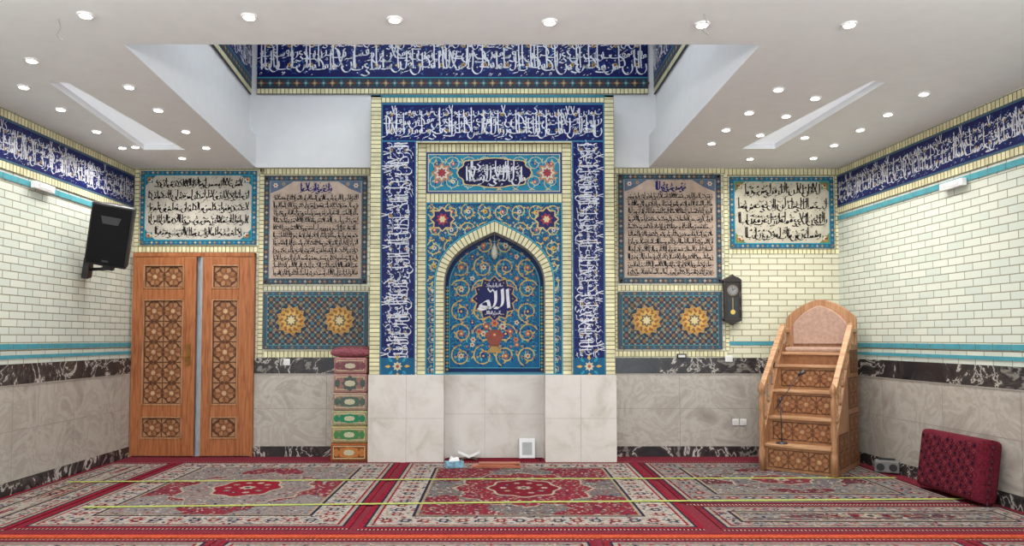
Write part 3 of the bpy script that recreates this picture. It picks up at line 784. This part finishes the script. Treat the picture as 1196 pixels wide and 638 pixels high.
for i,h in enumerate(hs):
    cv.y=sd*i+.010; marq(cv,.075,z_+.03,W-.075,h-.055,.2,1,MC); cv.rect(.045,z_,W-.045,h-.03,(160,114,78),.3); z_=h
cv.y=sd*4+.010; cv.rect(.05,1.13,W-.05,1.24,(140,94,62),1)
cv.build()
m=MB()
for xa in (0,W-.04):
    pts=[(xa,0,0),(xa,D_,0),(xa,D_,1.36),(xa,.68,1.36),(xa,0,.40)]
    m.prism(pts,(.04,0,0))
m.build('side_panels',WOODL,parent=mb,bevel=.004)
MS=mat4((W+.001,0,0),(0,1,0),(-1,0,0),(0,0,1))
cv=Canvas('side_marquetry',MS,0,parent=mb,mat=MARQ)
marq(cv,.07,.06,.48,.42,.2,1,MC); marq(cv,.52,.06,.95,.6,.2,1,MC); marq(cv,.52,.66,.95,1.0,.2,1,MC); marq(cv,.62,1.05,.95,1.3,.16,1,MC)
cv.build()
MS2=mat4((-.001,0,0),(0,-1,0),(1,0,0),(0,0,1))
cv=Canvas('side_marquetry_b',MS2,0,parent=mb,mat=MARQ)
marq(cv,-.48,.06,-.07,.42,.2); marq(cv,-.95,.06,-.52,.6,.2); marq(cv,-.95,.66,-.52,1.0,.2); cv.build()
m=MB()
turn=[(.034,0),(.034,.22),(.022,.25),(.034,.28),(.024,.34),(.034,.42),(.036,.5),(.022,.6),(.03,.64),(.03,.78),(.018,.82),(.036,.86),(.038,.9),(.02,.94),(.006,.96)]
for xa in (.02,W-.02): m.lathe((xa,-.035,0),turn)
m.build('newel_posts',WOODL,parent=mb,smooth=True)
m=MB()
for xa in (.02,W-.02):
    p=Vector((xa,-.035,.86)); q_=Vector((xa,.76,1.56)); dv=(q_-p).normalized(); up=Vector((0,-dv.z,dv.y))
    pts=[p+up*.03,p-up*.03,q_-up*.03,q_+up*.03]
    m.prism([tuple(Vector(v)-Vector((.03,0,0))) for v in pts],(.06,0,0))
    m.box(xa-.025,xa+.025,.74,.79,1.36,1.60)
    m.box(xa-.025,xa+.025,.76,D_,1.5,1.55)
m.build('handrails',WOODH,parent=mb,bevel=.008)
m=MB()
for xa in (.02,W-.02):
    for i in range(5):
        y_=.1+.13*i; zb=.40+(y_/.68)*.96; zt2=.86+((y_+.035)/.795)*.70-.02
        L_=zt2-zb; m.lathe((xa,y_,zb),[(.012,0),(.018,L_*.1),(.010,L_*.25),(.02,L_*.5),(.010,L_*.75),(.016,L_*.9),(.012,L_)],8)
m.build('balusters',WOODH,parent=mb,smooth=True)
def backprof(g,zb,n=24):
    r=[(-g+W,zb),(g,zb)]
    for i in range(n+1):
        t=i/n; x=g+(W-2*g)*t; k=abs(2*t-1)
        r.append((x,1.66-g*.9+(.20)*(1-k**1.7)**.8 + .03*(1-k)))
    return r
m=MB(); m.prism([(a,D_-.05,b) for a,b in backprof(-.0,1.27)],(0,.05,0)); 
m.build('backrest_frame',WOODL,parent=mb,bevel=.008)
m=MB(); m.prism([(a,D_-.075,b) for a,b in backprof(.085,1.36)],(0,.03,0)); m.build('backrest_upholstery',PINK,parent=mb,bevel=.015)
m=MB(); m.box(.06,W-.06,.69,D_-.08,1.275,1.33); m.build('seat_cushion',PINK,parent=mb,bevel=.02)
mic=empty('microphone_stand',Mm@Matrix.Translation((.2,.075,.286)))
m=MB(); m.lathe((0,0,0),[(.06,0),(.06,.01),(.02,.018),(.008,.03)],14); m.tube((0,0,.02),(-.01,.0,.5),.006); m.tube((-.07,-.01,.36),(.19,.0,.75),.005); m.tube((.19,0,.75),(.25,0,.79),.016,.02); m.lathe((-.01,0,.45),[(.012,0),(.016,.02),(.012,.04)],8)
m.build('stand',plain('chrome',(70,72,78),.35,.6),parent=mic,smooth=True)
# ---------------- SPEAKER
sx_,sy_=-4.14,7.95; szz=2.56
Ms=Matrix.Translation((sx_,sy_,szz))@Matrix.Rotation(math.radians(14),4,'Z')@Matrix.Rotation(math.radians(9),4,'Y')@Matrix.Rotation(math.radians(10),4,'X')
spk=empty('wall_speaker',Ms)
m=MB(); m.prism([(-.21,-.16,-.33),(.21,-.16,-.33),(.15,.18,-.33),(-.15,.18,-.33)],(0,0,.66)); m.build('cabinet',BLACK,parent=spk,bevel=.015)
m=MB(); m.box(-.19,.19,-.175,-.16,-.31,.31); m.build('grille',plain('speaker_grille',(18,18,20),.85,scale=200,var=.4,bump=.4),parent=spk,bevel=.01)
m=MB()
m.prism([(-.1,-.177,.2),(-.075,-.177,.12),(.075,-.177,.12),(.1,-.177,.2)],(0,.006,0)); m.box(-.03,.03,-.179,-.174,-.285,-.265)
m.build('badge',plain('badge',(36,36,40),.5),parent=spk)
m=MB(); m.box(-.05,.05,-.05,.05,-.38,-.33); m.tube((0,0,-.37),(-.2,.1,-.42),.018); m.box(-.26,-.2,.02,.18,-.52,-.3)
m.build('bracket',BLACK,parent=spk)
# ---------------- CLOCK
cxk=X(853,DB,350); zk0=Z(380,DB); zk1=Z(321,DB); hk=zk1-zk0
clk=empty('pendulum_wall_clock',Matrix.Translation((cxk,DB-.004,zk0)))
m=MB(); m.box(-.09,.09,-.09,0,.08,hk-.1); 
m.prism([(-.11,-.1,hk-.1),(.11,-.1,hk-.1),(.11,-.1,hk-.07),(.07,-.1,hk-.04),(.03,-.1,hk-.03),(0,-.1,hk),(-.03,-.1,hk-.03),(-.07,-.1,hk-.04),(-.11,-.1,hk-.07)],(0,.1,0))
m.prism([(-.11,-.1,.08),(.11,-.1,.08),(.1,-.1,.05),(.04,-.1,.03),(0,-.1,0),(-.04,-.1,.03),(-.1,-.1,.05)],(0,.1,0))
for a in (-.1,.1): m.lathe((a,-.09,.08),[(.012,0),(.016,.08),(.008,.12),(.014,.2),(.008,.3),(.014,hk-.22),(.012,hk-.18)],8)
m.build('case',plain('dark_wood',(34,26,24),.35),parent=clk,bevel=.004)
cv=Canvas('dial',I4,-.0915,parent=clk)
cv.disc(0,hk-.2,.07,(110,96,70),1,24);cv.disc(0,hk-.2,.06,(140,142,142),2,24)
for i in range(12):
    a=i*math.pi/6; cv.disc(.05*math.cos(a),hk-.2+.05*math.sin(a),.006,(30,30,30),3,5)
cv.ribbon([(0,hk-.2),(.03,hk-.17)],.006,(20,20,20),4); cv.ribbon([(0,hk-.2),(-.01,hk-.15)],.005,(20,20,20),4)
cv.rect(-.06,.1,.06,hk-.29,(60,66,70),1); cv.rect(-.004,.17,.004,hk-.29,(190,160,90),2); cv.disc(0,.16,.03,(206,176,100),3,16); cv.build()
# ---------------- stacked rugs beside mihrab
cbx0=X(386,8.72,470); cbx1=X(431,8.72,470)-.015
chest=empty('prayer_rug_stack',I4)
rows=[(518,538,(150,84,46),(180,116,64)),(498,517,(166,150,106),(76,130,84)),(480,497,(156,152,116),(50,130,96)),(459,479,(164,136,122),(86,104,94)),(437,458,(166,124,118),(84,94,90)),(418,436,(164,114,112),(120,80,86))]
yf=8.74
z_=0.0
for i,(pa_,pb_,c1,c2) in enumerate(rows):
    z1_=Z(pa_,yf); sh=.006*i
    a,b=cbx0+sh,cbx1-sh*.6
    m=MB(); m.box(a,b,yf,DB-.05,z_+.002,z1_); m.build('folded_rug_%d'%(i+1),plain('rug_edge_%d'%i,c1,.9,scale=60,var=.15,bump=.4),parent=chest,bevel=.02)
    cv=Canvas('rug_pattern_%d'%(i+1),I4,yf-.002,parent=chest,mat=CLOTH)
    h=z1_-z_
    cv.rect(a+.02,z_+.025,b-.02,z1_-.02,tuple(v*.88 for v in c1),1)
    cv.frame(a+.03,z_+.035,b-.03,z1_-.03,.010,(196,184,150),2)
    cv.star((a+b)/2,(z_+z1_)/2,.1,.075,8,c2,3) if h>.22 else cv.poly(cart((a+b)/2,(z_+z1_)/2,.12,h*.28),c2,3)
    cv.poly(cart((a+b)/2,(z_+z1_)/2,.06,h*.15),(190,184,156),4)
    for sx in (-1,1): cv.poly(cart((a+b)/2+sx*.15,(z_+z1_)/2,.03,h*.2),c2,3)
    cv.build(); z_=z1_
ctop=z_
def cushion(name,w,h,t,M,base,cols,parent=None,nx=10,nz=8,rows_=(8,6),ex=4):
    e_=empty(name,M)
    m=MB(); 
    fr=[];bk=[]
    dd=lambda u,v:t/2*(max(0,1-abs(u)**ex)*max(0,1-abs(v)**ex))**.5
    us=[math.sin((i/nx*2-1)*math.pi/2) for i in range(nx+1)]; vs=[math.sin((j/nz*2-1)*math.pi/2) for j in range(nz+1)]
    for i in range(nx+1):
        for j in range(nz+1):
            u=us[i];v=vs[j]; th=dd(u,v)+.012
            fr.append(m.v((u*w/2,-th,v*h/2))); bk.append(m.v((u*w/2,th,v*h/2)))
    f=lambda i,j:i*(nz+1)+j
    for i in range(nx):
        for j in range(nz):
            m.bm.faces.new([fr[f(i,j)],fr[f(i+1,j)],fr[f(i+1,j+1)],fr[f(i,j+1)]]); m.bm.faces.new([bk[f(i,j)],bk[f(i,j+1)],bk[f(i+1,j+1)],bk[f(i+1,j)]])
    per=[(i,0) for i in range(nx)]+[(nx,j) for j in range(nz)]+[(i,nz) for i in range(nx,0,-1)]+[(0,j) for j in range(nz,0,-1)]
    for k in range(len(per)):
        a=per[k];b=per[(k+1)%len(per)]; m.bm.faces.new([fr[f(*a)],bk[f(*a)],bk[f(*b)],fr[f(*b)]])
    m.build('cover',plain(name+'_cloth',base,.9,scale=50,var=.2,bump=.5),parent=e_,smooth=True)
    V=[];Fc=[];C=[]
    def pt(x,z):
        u=max(-1,min(1,x/(w/2)));v=max(-1,min(1,z/(h/2))); return (x,-(dd(u,v)+.016),z)
    A_,B_=rows_
    for i in range(A_):
        for j in range(B_):
            cx=(i+.5)/A_*w*.9-w*.45;cz=(j+.5)/B_*h*.86-h*.43; r=min(w*.9/A_,h*.86/B_)*.42
            for rr,c,off in ((r,cols[(i+j)%len(cols)],0),(r*.45,cols[(i+j+1)%len(cols)],.002)):
                b=len(V)
                for k in range(4):
                    p_=pt(cx+rr*math.cos(k*math.pi/2),cz+rr*math.sin(k*math.pi/2)); V.append((p_[0],p_[1]-off,p_[2])); C.extend(lin(c))
                Fc.append((b,b+1,b+2,b+3))
    me=bpy.data.meshes.new('motifs'); me.from_pydata(V,[],Fc); at_=me.color_attributes.new('Col','FLOAT_COLOR','POINT'); at_.data.foreach_set('color',C); me.materials.append(CLOTH)
    link('woven_motifs',me,I4,e_)
    return e_
cc=cushion('bolster_cushion',.46,.3,.10,Matrix.Translation(((cbx0+cbx1)/2,8.9,ctop+.07))@Matrix.Rotation(math.radians(-84),4,'X'),(132,76,84),[(170,126,120),(110,60,70)])
uc=(DB-6.80); Mc=MR@Matrix.Translation((uc,-.20,.30))@Matrix.Rotation(math.radians(-8),4,'X')
rc=cushion('red_prayer_cushion',.84,.55,.20,Mc,(92,24,38),[(44,16,30),(134,56,64),(44,24,44)],rows_=(13,9),ex=22,nx=18,nz=16)
m=MB()
for i in range(9):
    z0=-.25+.06*i; m.tube((-.42,0,z0),(-.45,-.02,z0-.03),.006,.01,6); m.tube((.42,0,z0),(.45,-.02,z0-.03),.006,.01,6)
m.build('tassels',plain('tassel',(60,30,40),.9),parent=rc)
# ---------------- small things
x_,y_=onz(530,549,0)
tb=empty('tissue_box',Matrix.Translation((x_,y_+.06,.016))@Matrix.Rotation(.3,4,'Z'))
m=MB(); m.box(-.10,.10,-.055,.055,0,.07); m.build('box',plain('tissue_blue',(110,150,168),.6,scale=20,var=.3),parent=tb,bevel=.004)
m=MB(); m.prism([(-.06,-.02,.07),(.06,-.01,.07),(.05,.0,.11),(.0,.01,.10),(-.03,0,.13)],(0,.03,0)); m.build('tissue',WHITE,parent=tb)
x_,y_=onz(580,549,0)
rh_=empty('wooden_book_rest',Matrix.Translation((x_,y_+.09,.016)))
m=MB(); m.prism([(-.27,-.08,0),(.27,-.08,.0),(.27,-.08,.02),(.16,-.08,.035),(-.16,-.08,.035),(-.27,-.08,.02)],(0,.16,0)); m.box(-.2,.26,-.05,.06,.036,.05)
m.build('folded_boards',plain('rosewood',(156,88,62),.4),parent=rh_,bevel=.004)
x_,y_=onz(549,533,0)
qs=empty('open_book_on_stand',Matrix.Translation((x_,DM+.12,.014)))
m=MB(); 
for sx in (-1,1): m.prism([(sx*.0,-.06,.02),(sx*.13,-.06,.08),(sx*.13,-.06,.092),(0,-.06,.034)],(0,.14,0)); m.prism([(sx*.02,-.05,.03),(sx*-.08,-.05,0),(sx*-.095,-.05,0),(sx*.0,-.05,.034)],(0,.12,0),1)
m.build('book',[WHITE,plain('stand_wood',(90,70,50),.5)],parent=qs)
x_=X(615.5,DM+ND-.05,522)
bk_=empty('white_booklet',Matrix.Translation((x_,DM+ND-.10,.0))@Matrix.Rotation(math.radians(-12),4,'X'))
m=MB(); m.box(-.095,.095,-.012,.012,.014,.25); m.build('pages',WHITE,parent=bk_,bevel=.003)
m=MB(); m.box(-.06,.06,-.0145,-.0125,.05,.2); m.box(-.1,-.092,-.014,.014,.01,.252); m.build('cover_art',plain('cover_grey',(168,172,168),.6),parent=bk_)
x_,y_=onz(1040,554,0)
rd=empty('portable_radio',Matrix.Translation((x_-.02,y_+.03,.014))@Matrix.Rotation(-.5,4,'Z'))
m=MB(); m.box(-.12,.12,-.06,.06,0,.13); m.build('body',plain('radio_grey',(110,108,106),.5),parent=rd,bevel=.015)
m=MB(); m.tube((-.06,-.061,.06),(-.06,-.066,.06),.04,n=16); m.tube((.06,-.061,.06),(.06,-.066,.06),.04,n=16); m.box(-.08,.08,-.01,.01,.13,.15); m.build('grilles',BLACK,parent=rd)
def fitting(name,M,x,z,w,h,d=.05,c=None,dy=0):
    e_=empty(name,M@Matrix.Translation((x,-dy,z)))
    m=MB(); m.box(-w/2,w/2,-d,0,-h/2,h/2); m.build('body',c or WHITE,parent=e_,bevel=min(.006,h*.2))
    m=MB(); m.box(-w*.35,w*.35,-d-.004,-d,-h*.25,h*.25); m.build('face',plain(name+'_face',(205,205,205),.4),parent=e_)
    return e_
rx,rz=ray(45,219); d=XL/rx; fitting('emergency_light',ML,d,H0+rz*d,.32,.07,.05,dy=.02)
rx,rz=ray(1118,216); d=(XR+FL*DB)/(rx+FL); fitting('emergency_light',MR,(DB-d)*q,H0+rz*d,.32,.07,.05,dy=.02)
fitting('wall_socket',MBK,X(336,DB,423),Z(423,DB),.08,.08,.012,dy=.035)
fitting('wall_socket',MBK,X(858,DB,493),Z(493,DB),.08,.08,.012,dy=.03)
fitting('wall_socket',MBK,X(867,DB,493),Z(493,DB),.08,.08,.012,dy=.03)
fitting('light_switch',MBK,X(850,DB,419),Z(419,DB),.09,.08,.015,dy=.035)
fitting('light_switch',MBK,X(795,DB,416),Z(416,DB),.12,.06,.02,BLACK,dy=.035)
LP=[(100,17),(291,19),(461,22),(642,25),(820,28),(992,28),(37,70),(28,101),(71,127),(151,101),(113,153),(185,128),(217,153),(158,171),(241,172),(213,184),(143,172),
(909,104),(952,114),(1079,109),(1037,133),(875,131),(918,135),(848,151),(1005,151),(831,167),(888,157),(974,169),(876,185),(950,184),(940,160)]
pos=[onz(a,b,ZC) for a,b in LP]
for gx in (-2.8,0,2.8):  # unseen downlights added above the frame as extra light
    pos.append((gx,1.0))
for i,(x,y) in enumerate(pos):
    if x>xr_at(y)-.1 or x<XL+.1 or y>DB-.1: continue
    e_=empty('ceiling_downlight',Matrix.Translation((x,y,ZC)))
    m=MB(); m.lathe((0,0,-.012),[(.048,0),(.053,.004),(.053,.012)],16); m.build('ring',WHITE,parent=e_)
    m=MB(); m.lathe((0,0,-.016),[(.034,0),(.036,.004)],14); m.build('bulb',LAMP,parent=e_)
    ld=bpy.data.lights.new('spot','SPOT'); ld.energy=26 if y>4.2 else 60; ld.spot_size=math.radians(150); ld.spot_blend=.8; ld.shadow_soft_size=.05; ld.color=(1,.97,.93)
    lo=bpy.data.objects.new('lamp_light',ld); sc.collection.objects.link(lo); lo.parent=e_; lo.location=(0,0,-.05)
for gx in (-2.9,0,2.9):  # fill globes added above the frame to brighten the ceiling
    e_=empty('added_fill_globe',Matrix.Translation((gx,2.6,ZC)))
    m=MB(); m.tube((0,0,0),(0,0,-.3),.01); m.lathe((0,0,-.03),[(.06,0),(.06,.03)],14); m.build('rod',WHITE,parent=e_)
    m=MB(); m.lathe((0,0,-.46),[(.14*math.sin(math.pi*(k+.3)/12.6),-.14*math.cos(math.pi*(k+.3)/12.6)) for k in range(13)],18); m.build('globe',GLOBE,parent=e_,smooth=True)
for a,b in ((68,22),(822,16)):
    x,y=onz(a,b,ZC)
    e_=empty('hanging_wire',Matrix.Translation((x,y,ZC)))
    m=MB(); m.tube((0,0,0),(.02,0,-.06),.003); m.tube((.02,0,-.06),(-.01,0,-.11),.003); m.tube((-.01,0,-.11),(.03,0,-.14),.003); m.build('wire',plain('wire',(150,146,144),.5),parent=e_)
# ---------------- CARPETS
RED=(138,34,50); DRED=(104,24,40); IV=(176,166,156); NV=(44,42,62); GRY=(120,118,114)
def scal(cx,cy,rx_,ry_,n=48,k=12,am=.07):
    return [(cx+rx_*(1+am*math.cos(k*2*math.pi*i/n))*math.cos(2*math.pi*i/n),cy+ry_*(1+am*math.cos(k*2*math.pi*i/n))*math.sin(2*math.pi*i/n)) for i in range(n)]
def carpet(x0,y0,x1,y1,seed,outer=RED,bord=IV,field=RED,med=IV,core=DRED,corner=IV,z=.009,bwid=.26,flo=((190,182,170),(52,50,72),(150,56,64),(150,136,112),(104,118,120),(170,150,140))):
    rng=random.Random(seed); cv=Canvas('persian_carpet',MFL,-z,mat=CARP,ls=.0004)
    cv.slab(x0,y0,x1,y1,z-.001,outer)
    o=.045; cv.frame(x0+o,y0+o,x1-o,y1-o,.05,NV,1); 
    a,b,c,d=x0+o+.02,y0+o+.02,x1-o-.02,y1-o-.02
    cv.rect(a,b,c,d,(160,150,136),2); a+=.03;b+=.03;c-=.03;d-=.03
    cv.rect(a,b,c,d,outer,3); a+=.02;b+=.02;c-=.02;d-=.02
    cv.rect(a,b,c,d,bord,4)
    def rowm(p0,p1,cst,hor):
        L=p1-p0;n=max(1,int(L/.15))
        for i in range(n):
            t=p0+(i+.5)*L/n; X_,Y_=(t,cst) if hor else (cst,t)
            flower(cv,X_,Y_,bwid*.25,[(130,44,56),(64,62,86)][i%2],(180,170,150),5,6)
            for k in (-1,0,1):
                q_=t+k*.05; 
                for o2 in (.36,-.36,.2,-.2):
                    cc_=cst+o2*bwid+rng.uniform(-.01,.01); leaf(cv,*((q_,cc_) if hor else (cc_,q_)),rng.uniform(0,6),.06,.03,rng.choice(flo[1:]),5)
    rowm(a,c,b+bwid/2,True);rowm(a,c,d-bwid/2,True);rowm(b+bwid,d-bwid,a+bwid/2,False);rowm(b+bwid,d-bwid,c-bwid/2,False)
    a+=bwid;b+=bwid;c-=bwid;d-=bwid
    cv.rect(a,b,c,d,NV,6);a+=.025;b+=.025;c-=.025;d-=.025
    cv.rect(a,b,c,d,(160,142,118),7);a+=.025;b+=.025;c-=.025;d-=.025
    cv.rect(a,b,c,d,field,8)
    w=c-a;h=d-b;cx=(a+c)/2;cy=(b+d)/2
    for sx,sy,ex,ey in ((1,1,a,b),(-1,1,c,b),(1,-1,a,d),(-1,-1,c,d)):
        pts=[(ex,ey)]
        for i in range(13):
            t=i/12*math.pi/2; rr=1+.1*math.cos(10*t)
            pts.append((ex+sx*w*.36*rr*math.cos(t),ey+sy*h*.34*rr*math.sin(t)))
        cv.poly(pts if sx*sy>0 else pts[::-1],corner,9)
    cv.poly(scal(cx,cy,w*.36,h*.36),(176,164,144),9); cv.poly(scal(cx,cy,w*.345,h*.345),med,10)
    g=.047; nx=int(w/g);ny=int(h/g)
    for i in range(nx):
        for j in range(ny):
            x=a+(i+.5)*w/nx+rng.uniform(-.02,.02);y=b+(j+.5)*h/ny+rng.uniform(-.02,.02)
            rr=rng.uniform(.010,.025); col=rng.choice(flo)
            if rng.random()<.5: cv.star(x,y,rr,rr*.55,rng.choice((4,5,6)),col,13,rng.uniform(0,3))
            else: leaf(cv,x,y,rng.uniform(0,6.28),rr*2.6,rr*1.1,col,13)
    cv.poly(scal(cx,cy,w*.19,h*.19,k=8),(176,164,144),14);cv.poly(scal(cx,cy,w*.175,h*.175,k=8),core,15)
    for i in range(10):
        t=i*.628; flower(cv,cx+w*.11*math.cos(t),cy+h*.11*math.sin(t),.04,rng.choice(flo),(170,150,126),16)
    flower(cv,cx,cy,.09,(176,164,144),(46,44,66),16,8)
    n=int((x1-x0)/.03)
    for i in range(n):
        x=x0+(i+.3)*(x1-x0)/n
        for ya,yb_ in ((y0-.03,y0),(y1,y1+.03)): cv.rect(x,ya,x+.012,yb_,(176,168,152),-6)
    cv.build()
yc0=5.66; yc1=DM-.06
carpet(-1.06,yc0,1.58,yc1,1,med=(136,44,58),core=(120,32,46),field=(116,108,106),corner=(130,44,58))
carpet(-3.66,yc0+.02,-1.12,yc1,2,med=(140,126,124),core=RED,field=(134,50,62),corner=(140,130,128))
carpet(XL+.06,yc0-.02,-3.70,DM-.1,3,bwid=.14,field=RED,med=IV)
carpet(1.64,6.5,4.14,yc1,4,outer=(120,34,48),bord=(136,128,124),field=(96,48,58),med=(112,106,108),core=(120,54,62),corner=(126,120,116))
carpet(1.70,yc0-.02,4.34,6.44,5,outer=(124,42,52),bwid=.1,bord=(156,148,142),field=(140,134,130),med=(96,60,66),corner=(106,98,98))
for i,(a,b) in enumerate(((-4.4,-2.0),(-1.95,.7),(.75,3.3),(3.35,4.4))):
    carpet(a,2.0,b,5.35,20+i,outer=(128,38,50),bord=(146,140,136),field=(112,108,112),med=(150,146,142),corner=(130,130,130))
cv=Canvas('pale_bounce_sheet',MFL,-.006,mat=CARP); cv.slab(XL+.06,YREAR+.05,4.5,1.95,.005,(206,206,204)); cv.build()  # unseen pale floor sheet, added to bounce neutral light onto the ceiling
cv=Canvas('red_niche_mat',MFL,-.008,mat=CARP); cv.slab(xc-hw+.02,DM-.025,xc+hw-.02,DM+ND-.03,.007,(130,30,44)); cv.frame(xc-hw+.05,DM+.0,xc+hw-.05,DM+ND-.06,.02,(60,30,50),.3); cv.build()
cv=Canvas('red_carpet_runner',MFL,-.012,mat=CARP); cv.slab(XL+.06,5.41,4.40,5.48,.010,(196,88,58)); cv.rect(XL+.06,5.48,4.40,5.53,(134,36,46),-3); cv.build()
def tape(p,q2,w=.052):
    cv=Canvas('yellow_marking_tape',MFL,-.0175,mat=CLOTH)
    cv.ribbon([p,((p[0]+q2[0])/2,(p[1]+q2[1])/2+.04),q2],w,(176,186,100),0); cv.build()
tape((-4.28,onz(80,565,0)[1]),(4.1,onz(1078,560,0)[1]))
tape((-3.5,onz(92,595,0)[1]),(4.2,onz(1125,585,0)[1]))
# ---------------- light
w=bpy.data.worlds.new('world'); sc.world=w; w.use_nodes=True
bg=w.node_tree.nodes['Background']; bg.inputs['Color'].default_value=(.86,.935,1,1); bg.inputs['Strength'].default_value=3.6
# ---------------- camera
cam=bpy.data.cameras.new('camera'); co=bpy.data.objects.new('camera',cam); sc.collection.objects.link(co); sc.camera=co
co.location=(0,0,H0); co.rotation_euler=(math.pi/2+P,0,0)
cam.sensor_width=36; cam.lens=F/1196*36; cam.shift_x=(598-CX)/1196; cam.shift_y=(Y0-319)/1196; cam.clip_start=.05
